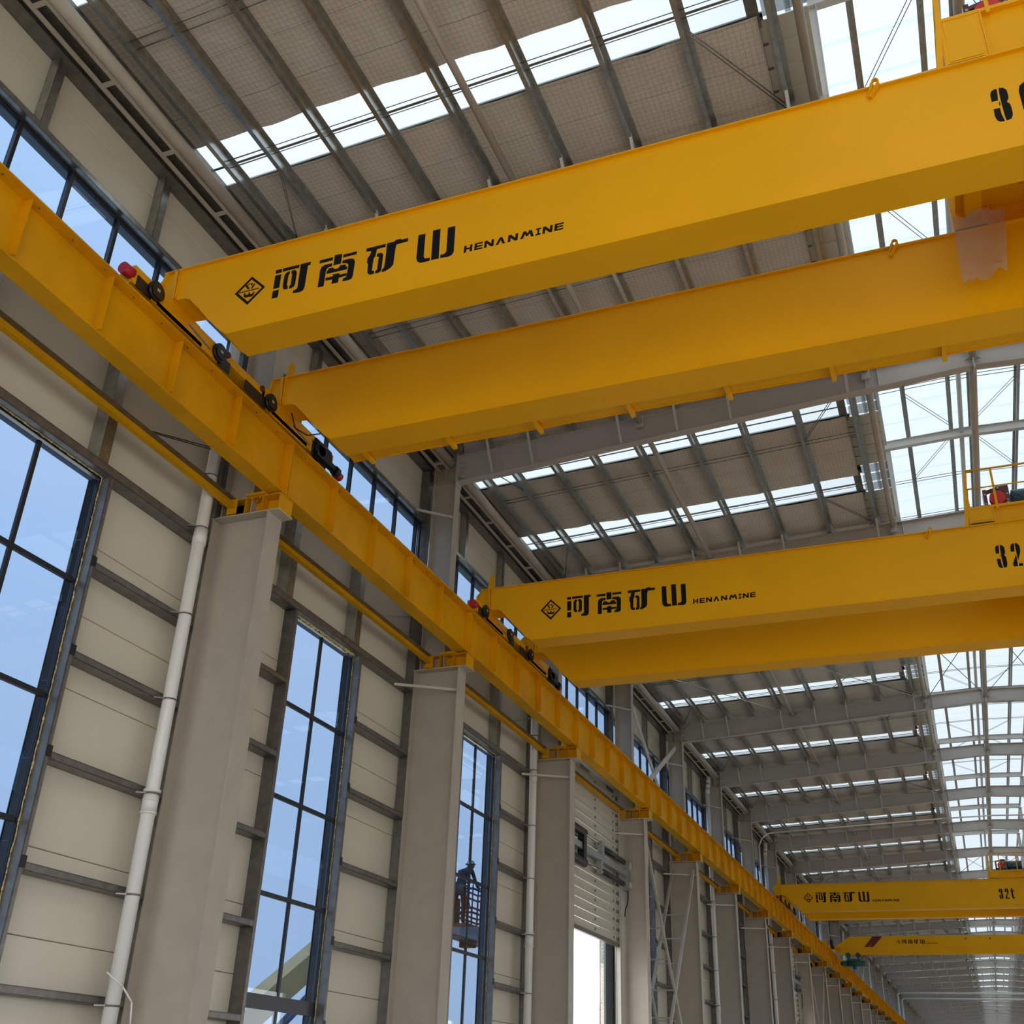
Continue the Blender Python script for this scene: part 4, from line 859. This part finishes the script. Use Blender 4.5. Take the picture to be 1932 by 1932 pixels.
def crane(label, yo, f, rr, dx, num, walkway=False, stopf=False, stopr=False, group='yellow double-girder cranes'):
    r = empty('overhead_crane', (0, 0, 0)); name_thing(r, label, 'crane', group)
    ga = girder(r, f, stop=stopf); signs(ga, f, dx, num)
    gb = girder(r, rr, stop=stopr)
    carriage(r, yo); carriage_right(r, yo)
    if walkway:
        w_ = MB(); w_.box(-8.4, 11.8, rr + .53, rr + .90, 10.72, 10.735); w_.box(-8.4, 11.8, rr + .89, rr + .90, 10.70, 10.80); w_.build('walkway_plate', 'yellow', r)
        for i in range(14):
            x = -8.05 + 1.47 * i
            MB().box(x - .03, x + .03, rr + .50, rr + .96, 10.64, 10.70).build('walkway_bracket', 'yellow', r)
        m_ = MB()
        for i in range(14): m_.box(-8.05 + 1.47 * i - .03, -8.05 + 1.47 * i + .03, rr + .86, rr + .90, 10.7, 11.85)
        m_.box(-8.4, 11.8, rr + .87, rr + .90, 11.80, 11.85).box(-8.4, 11.8, rr + .87, rr + .89, 11.3, 11.34).build('walkway_railing', 'yellow', r)
    return r
crane('nearest yellow double-girder crane, with black Chinese lettering and a bag on its trolley', 0, 9.65, 12.50, -.20, '0', True, False, True)
crane('second yellow double-girder crane from the camera, in the middle of the picture', 11.98, 21.50, 24.40, 0, '2', False, True, False)
crane('third yellow double-girder crane, far off at lower right, marked 32t', 53.2, 62.40, 65.3, -.05, '2', False, True, False)
# hoist trolleys
def trolley(label, y0, y1, dz, sx=0, bigbox=.33):
    r = empty('hoist_trolley', (sx, 0, dz)); name_thing(r, label, 'trolley', 'hoist trolleys on the cranes')
    for n_, ya in enumerate((y0 + .10, y1 + .12)):
        t = MB(); t.box(1.14, 1.62, ya, ya + .22, 12.13, 12.12 + bigbox); t.box(1.62, 4.1, ya + .06, ya + .22, 12.13, 12.12 + bigbox)
        t.box(1.14, 4.1, ya - .01, ya + .24, 12.12 + bigbox, 12.17 + bigbox)
        t.box(1.20, 1.56, ya - .008, ya, 12.18, 12.08 + bigbox); t.box(1.60, 1.62, ya - .02, ya + .02, 12.05, 12.16 + bigbox)
        o = t.build('end_truck', 'yellow', r)
        b = MB(); b.tube((1.04, ya + .1, 12.07), (1.13, ya + .1, 12.07), .05, 16); b.build('buffer', 'red', o)
        w_ = MB(); w_.box(1.16, 1.56, ya - .02, ya + .0, 12.02, 12.13); w_.tube((1.34, ya + .08, 12.14), (1.34, ya + .16, 12.14), .10, 20); w_.tube((3.6, ya + .08, 12.14), (3.6, ya + .16, 12.14), .10, 20); w_.build('truck_wheel', 'black', o)
    d = MB(); d.box(1.3, 1.5, y0 + .3, y1 + .2, 12.2, 12.45); d.box(3.7, 3.9, y0 + .3, y1 + .2, 12.2, 12.45); d.box(1.2, 4.0, y0 + .3, y1 + .2, 12.45, 12.47); d.build('deck', 'yellow', r)
    MB().tube((1.95, (y0 + y1) / 2 + .7, 12.30), (3.6, (y0 + y1) / 2 + .7, 12.30), .26, 28).build('rope_drum', 'yellow', r)
    ra = MB(); zt = 12.17 + bigbox; ya = y0 + .09
    ra.bar((1.07, ya, 12.06), (1.15, ya, 12.75), .03, .07).bar((1.15, ya, 12.75), (1.22, ya, zt + .85), .03, .06)
    ra.bar((1.19, ya + .02, 12.2), (1.16, ya, 12.85), .02, .05)
    ra.tube((1.22, ya, zt + .84), (4.05, ya, zt + .84), .022, 8); ra.tube((1.20, ya, zt + .42), (4.05, ya, zt + .42), .015, 8)
    for x in (1.70, 2.5, 3.3, 4.05): ra.bar((x, ya, zt - .1), (x, ya, zt + .84), .012, .045)
    for yy in (y0 + 1.0, y0 + 2.0, y1 + .3): ra.bar((1.18, yy, 12.45), (1.22, yy, zt + .84), .04, .04)
    ra.tube((1.22, ya, zt + .84), (1.22, y1 + .3, zt + .84), .022, 8); ra.tube((1.20, ya, zt + .42), (1.20, y1 + .3, zt + .42), .015, 8)
    ra.build('railing', 'yellow', r)
    m_ = MB(); yb = y0 + .42; zb = zt + .02
    m_.box(1.52, 2.9, yb, yb + .45, zb, zb + .09); base = m_.build('machine_base', 'bluedk', r)
    f = MB(); f.box(1.50, 1.57, yb + .02, yb + .40, zb + .09, zb + .52); f.box(1.50, 1.98, yb + .02, yb + .12, zb + .09, zb + .16); f.box(1.90, 2.0, yb + .02, yb + .40, zb + .09, zb + .50)
    f.box(1.76, 2.0, yb + .05, yb + .3, zb + .46, zb + .58); f.bar((1.52, yb + .1, zb + .48), (1.90, yb + .1, zb + .56), .08, .06); f.build('brake_frame', 'maroon', r)
    q = MB(); q.tube((1.76, yb - .04, zb + .28), (1.76, yb + .10, zb + .28), .155, 28); q.tube((1.76, yb - .05, zb + .28), (1.76, yb - .04, zb + .28), .10, 24); q.tube((1.76, yb - .06, zb + .28), (1.76, yb - .05, zb + .28), .03, 12); q.build('brake_disc', 'redm', r)
    w2 = MB(); w2.tube((2.04, yb + .2, zb + .30), (2.75, yb + .2, zb + .30), .20, 22); w2.tube((2.02, yb + .2, zb + .30), (2.06, yb + .2, zb + .30), .13, 22, .20); w2.build('wrapped_motor', 'bluew', r)
    bo = MB()
    for x, z in ((1.535, .18), (1.535, .40), (1.95, .16), (1.95, .22), (1.80, .52), (1.96, .36)): bo.tube((x, yb + .0, zb + z), (x, yb + .02, zb + z), .018, 8)
    bo.build('bolt', 'alu', r, kind='stuff')
    return r
trolley('hoist trolley at the top right corner, on the nearest crane', 9.65, 12.50, .02, 0, .74)
trolley('hoist trolley with a red disc brake, on the second crane', 21.5, 24.4, -.03)
trolley('hoist trolley with a red and blue motor, on the third crane', 62.4, 65.3, -.08, .05)
# polythene bag hanging under the nearest trolley
bm_ = MB(); nx, nz = 16, 24; vs = []
tl, trr, bl, brr = (1.11, 12.03), (1.745, 12.03), (1.06, 10.93), (1.60, 10.93)
for j in range(nz + 1):
    v = j / nz
    for i in range(nx + 1):
        u = i / nx; x = (tl[0] * (1 - v) + bl[0] * v) * (1 - u) + (trr[0] * (1 - v) + brr[0] * v) * u; z = 12.03 - 1.10 * v
        if v > .7 and u < .28: z -= .10 * (v - .7) / .3
        if v > .9: z += .05 * math.sin(u * 9)
        yy = 12.17 + .035 * math.sin(u * 9 + v * 4) + .05 * noise.noise(Vector((u * 4, v * 6, 1.3))) - .05 * v
        vs.append((x, yy, z))
fs = [(j * (nx + 1) + i, j * (nx + 1) + i + 1, (j + 1) * (nx + 1) + i + 1, (j + 1) * (nx + 1) + i) for j in range(nz) for i in range(nx)]
bm_.add(vs, fs, True); bg_o = bm_.build('plastic_bag', 'bag')
bm2 = MB().add([(x + .01, y + .03 + .02 * math.sin(z * 9), z + .01) for x, y, z in vs], fs, True); bk2 = bm2.build('bag_back', 'bag', bg_o)
name_thing(bg_o, 'clear plastic bag hanging below the nearest trolley, between the two girders', 'bag')
# loose cable under the nearest crane's rear girder end
lc = MB().path([(-9.2, 12.6, 11.35), (-9.15, 12.7, 11.1), (-9.0, 12.85, 11.02), (-8.85, 12.98, 11.10), (-8.8, 13.0, 11.25)], .012, 6).build('loose_cable', 'black')
name_thing(lc, 'thin black loop of cable under the left end of the nearest crane', 'cable')
# fourth crane: single girder with slanted end and stripes
r4 = empty('overhead_crane'); name_thing(r4, 'farthest yellow single-girder crane, with slanted end and dark red stripes', 'crane')
Y4 = 84.5
gb = MB(); gb.prism([(-9.28, 11.35), (-8.10, 12.07), (11.5, 12.07), (12.7, 11.35)], 'y', Y4, Y4 + .42); o4 = fixn(gb.build('box_girder', 'yellow', r4))
tr_ = MB(); tr_.prism([(Y4, 11.35), (Y4 + .10, 10.92), (Y4 + .10, 10.88), (Y4 + .32, 10.88), (Y4 + .32, 10.92), (Y4 + .42, 11.35)], 'x', -8.9, 12.3); fixn(tr_.build('lower_tray', 'yellow', r4))
ef = MB().prism([(-9.28, 11.35), (-8.85, 10.88), (-8.8, 11.35)], 'y', Y4 + .1, Y4 + .32); fixn(ef.build('end_wedge', 'yellow', r4))
MB().box(-9.3, 12.7, Y4 - .012, Y4 + .43, 11.34, 11.36).build('lower_flange', 'yellow', r4)
for x in (-7.20, -6.88):
    st_ = MB().prism([(x, 11.37), (x + .28, 11.37), (x + .98, 12.06), (x + .62, 12.06)], 'y', Y4 - .004, Y4); fixn(st_.build('stripe', 'stripe', o4))
for p_ in ('logo', 'he', 'nan', 'kuang', 'shan', 'latin'):
    mb = MB(); sc = .543
    for poly in GL[p_]: mb.prism([((x + 8.094) * sc - 5.0, (z - 11.04) * sc + 11.555) for x, z in poly], 'y', Y4 - .004, Y4)
    fixn(mb.build('company_lettering' if p_ != 'logo' else 'emblem', 'letter', o4))
ec = MB().box(-9.60, -9.38, Y4 - 1.3, Y4 + 1.7, 11.16, 11.40); o5 = ec.build('end_carriage', 'yellow', r4); MB().box(12.77, 13.02, Y4 - 1.3, Y4 + 1.7, 11.16, 11.40).build('end_carriage', 'yellow', r4)
MB().tube((-9.49, Y4 - 1.5, 11.30), (-9.49, Y4 - 1.3, 11.30), .10, 14).build('buffer', 'yellow', o5)
MB().tube((-9.30, Y4 - .6, 11.35), (-9.30, Y4 - .1, 11.35), .13, 14).box(-9.4, -9.2, Y4 - .9, Y4 - .6, 11.25, 11.75).build('drive_motor', 'black', o5)
MB().box(-9.75, -9.6, Y4 - 1.4, Y4 - 1.2, 11.2, 11.75).build('end_stop', 'yellow', o5)
for i, x in enumerate((-.55, 1.0)): MB().tube((x, Y4 - .01, 11.85), (x, Y4, 11.85), .05, 12).build('port', 'dark', o4)
eh = empty('electric_hoist'); name_thing(eh, 'dark green electric hoist hanging under the farthest crane', 'hoist'); yh = Y4 + .2
MB().tube((-8.65, yh, 10.33), (-7.25, yh, 10.33), .19, 20).build('hoist_barrel', 'green', eh)
MB().tube((-8.90, yh, 10.33), (-8.65, yh, 10.33), .13, 16).box(-8.75, -8.5, yh - .22, yh + .22, 10.15, 10.5).build('hoist_motor', 'green', eh)
for x in (-8.35, -7.68): MB().tube((x, yh - .14, 10.86), (x, yh + .14, 10.86), .17, 20).box(x - .05, x + .05, yh - .1, yh + .1, 10.4, 10.8).build('trolley_wheel', 'green', eh)
MB().box(-8.45, -7.55, yh - .08, yh + .08, 10.45, 10.62).build('yoke', 'green', eh)
MB().tube((-8.0, yh, 9.98), (-8.0, yh, 10.2), .10, 14).box(-8.12, -7.88, yh - .05, yh + .05, 9.95, 10.12).build('hook_block', 'green', eh)
# runway beam on the right-hand wall, outside the picture
MB().box(12.80, 13.10, YS, YE, 10.0, 11.02).box(12.86, 12.94, YS, YE, 11.02, 11.14).build('trim_1', 'yellow2', kind='structure')
cb = MB()
for k in KS: cb.box(12.75, 14.0, cy(k) - .2, cy(k) + .2, 9.6, 10.0); cb.box(13.5, 14.0, cy(k) - .2, cy(k) + .2, 0, 9.6)
cb.build('trim_2', 'grey', kind='structure')
# ------------------------------------------------------------------ outside: boom lift with a worker, crane boom, red tower
lift = empty('boom_lift'); name_thing(lift, 'boom lift basket outside the third tall window', 'lift')
b = MB()
def rail(z, r_=.03):
    b.path([(-13.4, 28.7, z), (-12.6, 28.7, z), (-12.6, 30.9, z), (-13.4, 30.9, z), (-13.4, 28.7, z)], r_, 8)
for z in (6.68, 6.52, 6.02, 5.90): rail(z)
for x in (-12.6, -13.4):
    for y in (28.7, 29.08, 30.0, 30.9): b.tube((x, y, 5.55), (x, y, 6.68), .022, 8)
b.build('basket_railing', 'bluedk', lift)
MB().box(-13.45, -12.55, 28.35, 31.0, 5.50, 5.58).build('basket_floor', 'orange', lift)
o = MB().box(-13.25, -12.75, 28.3, 31.3, 5.24, 5.50).box(-13.2, -12.8, 29.3, 29.55, 5.08, 5.24).build('basket_arm', 'orange', lift)
t = MB()
ex = [[(0, 0), (.12, 0), (.12, .03), (.04, .03), (.04, .07), (.11, .07), (.11, .10), (.04, .10), (.04, .15), (.12, .15), (.12, .18), (0, .18)],
      [(.15, 0), (.19, 0), (.27, .18), (.23, .18)], [(.23, 0), (.27, 0), (.19, .18), (.15, .18)]]
for p in ex: t.prism([(30.22 + u, 5.27 + v) for u, v in p], 'x', -12.752, -12.746)
fixn(t.build('lettering', 'ledge', o))
MB().box(-13.4, -13.1, 28.75, 29.02, 5.58, 6.3).build('control_box', 'black', lift)
MB().path([(-12.68, 28.6, 6.2), (-12.66, 28.8, 5.95), (-12.68, 28.85, 5.7), (-12.7, 28.6, 5.6)], .015, 6).build('hose', 'black', lift)
MB().bar((-13.3, 28.6, 5.35), (-15.2, 27.5, 1.6), .3, .35).build('lift_arm', 'orange', lift)
MB().box(-16.2, -14.4, 26.0, 29.0, .45, 1.6).build('lift_chassis', 'boomy', lift)
for x in (-16.1, -14.5):
    for y in (26.4, 28.5): MB().tube((x - .15, y, .42), (x + .15, y, .42), .42, 18).build('wheel', 'black', lift)
# the worker: one skinned body bending forward over the basket rail
def person(name, pts, edges, rad, m_, label):
    me = bpy.data.meshes.new(name); me.from_pydata(pts, edges, []); o = bpy.data.objects.new(name, me); COL.objects.link(o)
    sk = o.modifiers.new('skin', 'SKIN'); su = o.modifiers.new('sub', 'SUBSURF'); su.levels = 2; su.render_levels = 2
    for i, v in enumerate(me.skin_vertices[0].data): v.radius = (rad[i], rad[i]); v.use_root = (i == 0)
    me.materials.append(M[m_]); return o
PX_, PZ = -12.95, 5.58
def P(x, y, z): return (PX_ + x, y, PZ + z)
pts = [P(0, 28.62, .92), P(0, 28.66, 1.12), P(0, 28.80, 1.34), P(0, 28.95, 1.46), P(0, 29.06, 1.52), P(0, 29.16, 1.58),      # pelvis..neck..head base 0-5
       P(.10, 28.62, .86), P(.12, 28.66, .48), P(.12, 28.60, .10), P(.13, 28.72, .04),                                   # leg 6-9
       P(-.10, 28.60, .86), P(-.12, 28.52, .48), P(-.12, 28.44, .10), P(-.13, 28.56, .04),                               # leg 10-13
       P(.19, 28.95, 1.44), P(.24, 29.10, 1.18), P(.20, 29.34, 1.08), P(.18, 29.42, 1.08),                                # arm 14-17
       P(-.19, 28.95, 1.44), P(-.24, 29.14, 1.22), P(-.20, 29.38, 1.14), P(-.18, 29.46, 1.14)]                            # arm 18-21
ed = [(0, 1), (1, 2), (2, 3), (3, 4), (4, 5), (0, 6), (6, 7), (7, 8), (8, 9), (0, 10), (10, 11), (11, 12), (12, 13), (3, 14), (14, 15), (15, 16), (16, 17), (3, 18), (18, 19), (19, 20), (20, 21)]
rd = [.14, .13, .15, .14, .065, .06, .10, .075, .05, .045, .10, .075, .05, .045, .065, .050, .036, .034, .065, .050, .036, .034]
pe = person('person', pts, ed, rd, 'cloth', '')
name_thing(pe, 'worker in dark clothes bending over the rail of the lift basket outside', 'person')
hd = MB()
for i in range(10):
    a0, a1 = math.pi * i / 10, math.pi * (i + 1) / 10; c_ = Vector(P(0, 29.28, 1.64)); ax = Vector((0, .10, .13)).normalized()
    hd.tube(c_ - ax * .125 * math.cos(a0), c_ - ax * .125 * math.cos(a1), max(.095 * math.sin(a0), .003), 18, max(.095 * math.sin(a1), .003), cap=False)
hd.tube(P(0, 29.37, 1.57), P(0, 29.40, 1.55), .018, 8, .008)
for sx in (-1, 1): hd.tube(P(sx * .09, 29.27, 1.63), P(sx * .105, 29.27, 1.63), .026, 8); hd.tube(P(sx * .035, 29.36, 1.63), P(sx * .035, 29.372, 1.625), .010, 8)
hd.build('head', 'skin', pe)
ht = MB()
for i in range(6):
    a0, a1 = math.pi * i / 12, math.pi * (i + 1) / 12; c_ = Vector(P(0, 29.25, 1.68)); ax = Vector((0, -.04, .14)).normalized()
    ht.tube(c_ + ax * .12 * math.sin(a0), c_ + ax * .12 * math.sin(a1), .125 * math.cos(a0), 20, max(.125 * math.cos(a1), .003), cap=False)
ht.tube(Vector(P(0, 29.25, 1.675)), Vector(P(0, 29.25, 1.69)), .150, 20); ht.build('helmet', 'bluedk', pe)
for s_, yb_, zb_ in ((1, 29.42, 1.08), (-1, 29.46, 1.14)):
    hn = MB(); hn.bar(P(s_ * .18, yb_, zb_), P(s_ * .175, yb_ + .09, zb_ - .005), .075, .028)
    for q in range(4):
        xq = s_ * (.150 + .020 * q); ln = (.06, .07, .066, .052)[q]
        hn.tube(P(xq, yb_ + .09, zb_), P(xq, yb_ + .09 + ln * .6, zb_ - .012), .009, 7); hn.tube(P(xq, yb_ + .09 + ln * .6, zb_ - .012), P(xq, yb_ + .09 + ln * .85, zb_ - .04), .008, 7)
    hn.tube(P(s_ * .145, yb_ + .03, zb_), P(s_ * .115, yb_ + .07, zb_ - .02), .010, 7); hn.build('hand', 'skin', pe)
mc = empty('mobile_crane'); name_thing(mc, 'dusty yellow telescopic crane boom outside the second tall window', 'crane')
MB().bar((-25, 33.5, 1.7), (-25, 46.5, 9.15), .7, .95).build('boom', 'boomy', mc)
MB().bar((-25, 45.5, 8.6), (-25, 50.0, 11.1), .5, .7).build('boom_tip', 'boomy', mc)
MB().tube((-24.8, 36.5, 1.9), (-24.8, 41.9, 5.35), .17, 16).build('lift_cylinder', 'bluedk', mc)
MB().tube((-24.8, 41.4, 5.0), (-24.8, 43.0, 6.1), .10, 14).box(-25.1, -24.5, 42.7, 43.2, 5.8, 6.6).build('cylinder_rod', 'alu', mc)
MB().box(-26.3, -23.7, 30, 37.5, .7, 1.8).box(-26.1, -24.2, 29.0, 31.0, .7, 2.9).build('carrier', 'boomy', mc)
for x in (-26.2, -23.8):
    for y in (30.2, 33, 36): MB().tube((x - .2, y, .5), (x + .2, y, .5), .55, 18).build('wheel', 'black', mc)
tw = empty('red_tower'); name_thing(tw, 'red tower seen through the open shutter door', 'tower')
t = MB(); t.tube((-30, 97.3, -.05), (-30, 97.3, 10.0), .62, 16, .42); t.build('tower_body', 'tower', tw)
MB().tube((-30, 97.3, 10.0), (-30, 97.3, 10.6), .03, 6).box(-30.3, -29.7, 96.3, 96.9, 8.0, 8.06).build('mast', 'galvd', tw)

# ------------------------------------------------------------------ farthest bays, a few pixels each
fc = MB(); frf = MB(); frw = MB()
for k in range(25, 36):
    Y = cy(k); fc.box(-10.55, -9.52, Y - .006, Y + .006, 0, 9.68).box(-9.52, -9.5, Y - .2, Y + .2, 0, 9.68).box(-10.47, -9.89, Y - .14, Y + .14, 9.7, 15.1)
    if k > 25:
        for sg in (0, 1):
            xa, xb = ((-9.88, 1.7), (1.7, 13.28))[sg]; kk = .042 * (1, -1)[sg]
            frf.slope(xa, xb, Y - .1, Y + .1, roofz(xa) - .014, roofz(xa), 0, kk); frf.slope(xa, xb, Y - .006, Y + .006, roofz(xa) - .55, roofz(xa), 0, kk); frf.slope(xa, xb, Y - .1, Y + .1, roofz(xa) - .57, roofz(xa) - .55, 0, kk)
    y = ys(k); frw.box(-9.495, -9.485, y, y + 7.5, 10.05, 11.0).box(-9.69, -9.29, y, y + 7.5, 11.0, 11.02).box(-9.64, -9.34, y, y + 7.5, 10.03, 10.05)
    for q in (1.5, 3, 4.5, 6, 7.48): frw.box(-9.485, -9.345, y + q - .006, y + q + .006, 10.1, 11.0)
for o_, nm, mm, lb, ct in ((fc, 'steel_column', 'grey', 'row of tiny grey columns at the far end of the left wall', 'column'), (frf, 'roof_rafter', 'rafter', 'farthest roof rafters, crowded together at the end of the hall', 'rafter'), (frw, 'runway_girder', 'yellow2', 'farthest stretch of the yellow runway girder', 'girder')):
    q = o_.build(nm, mm, kind='stuff'); name_thing(q, lb, ct)
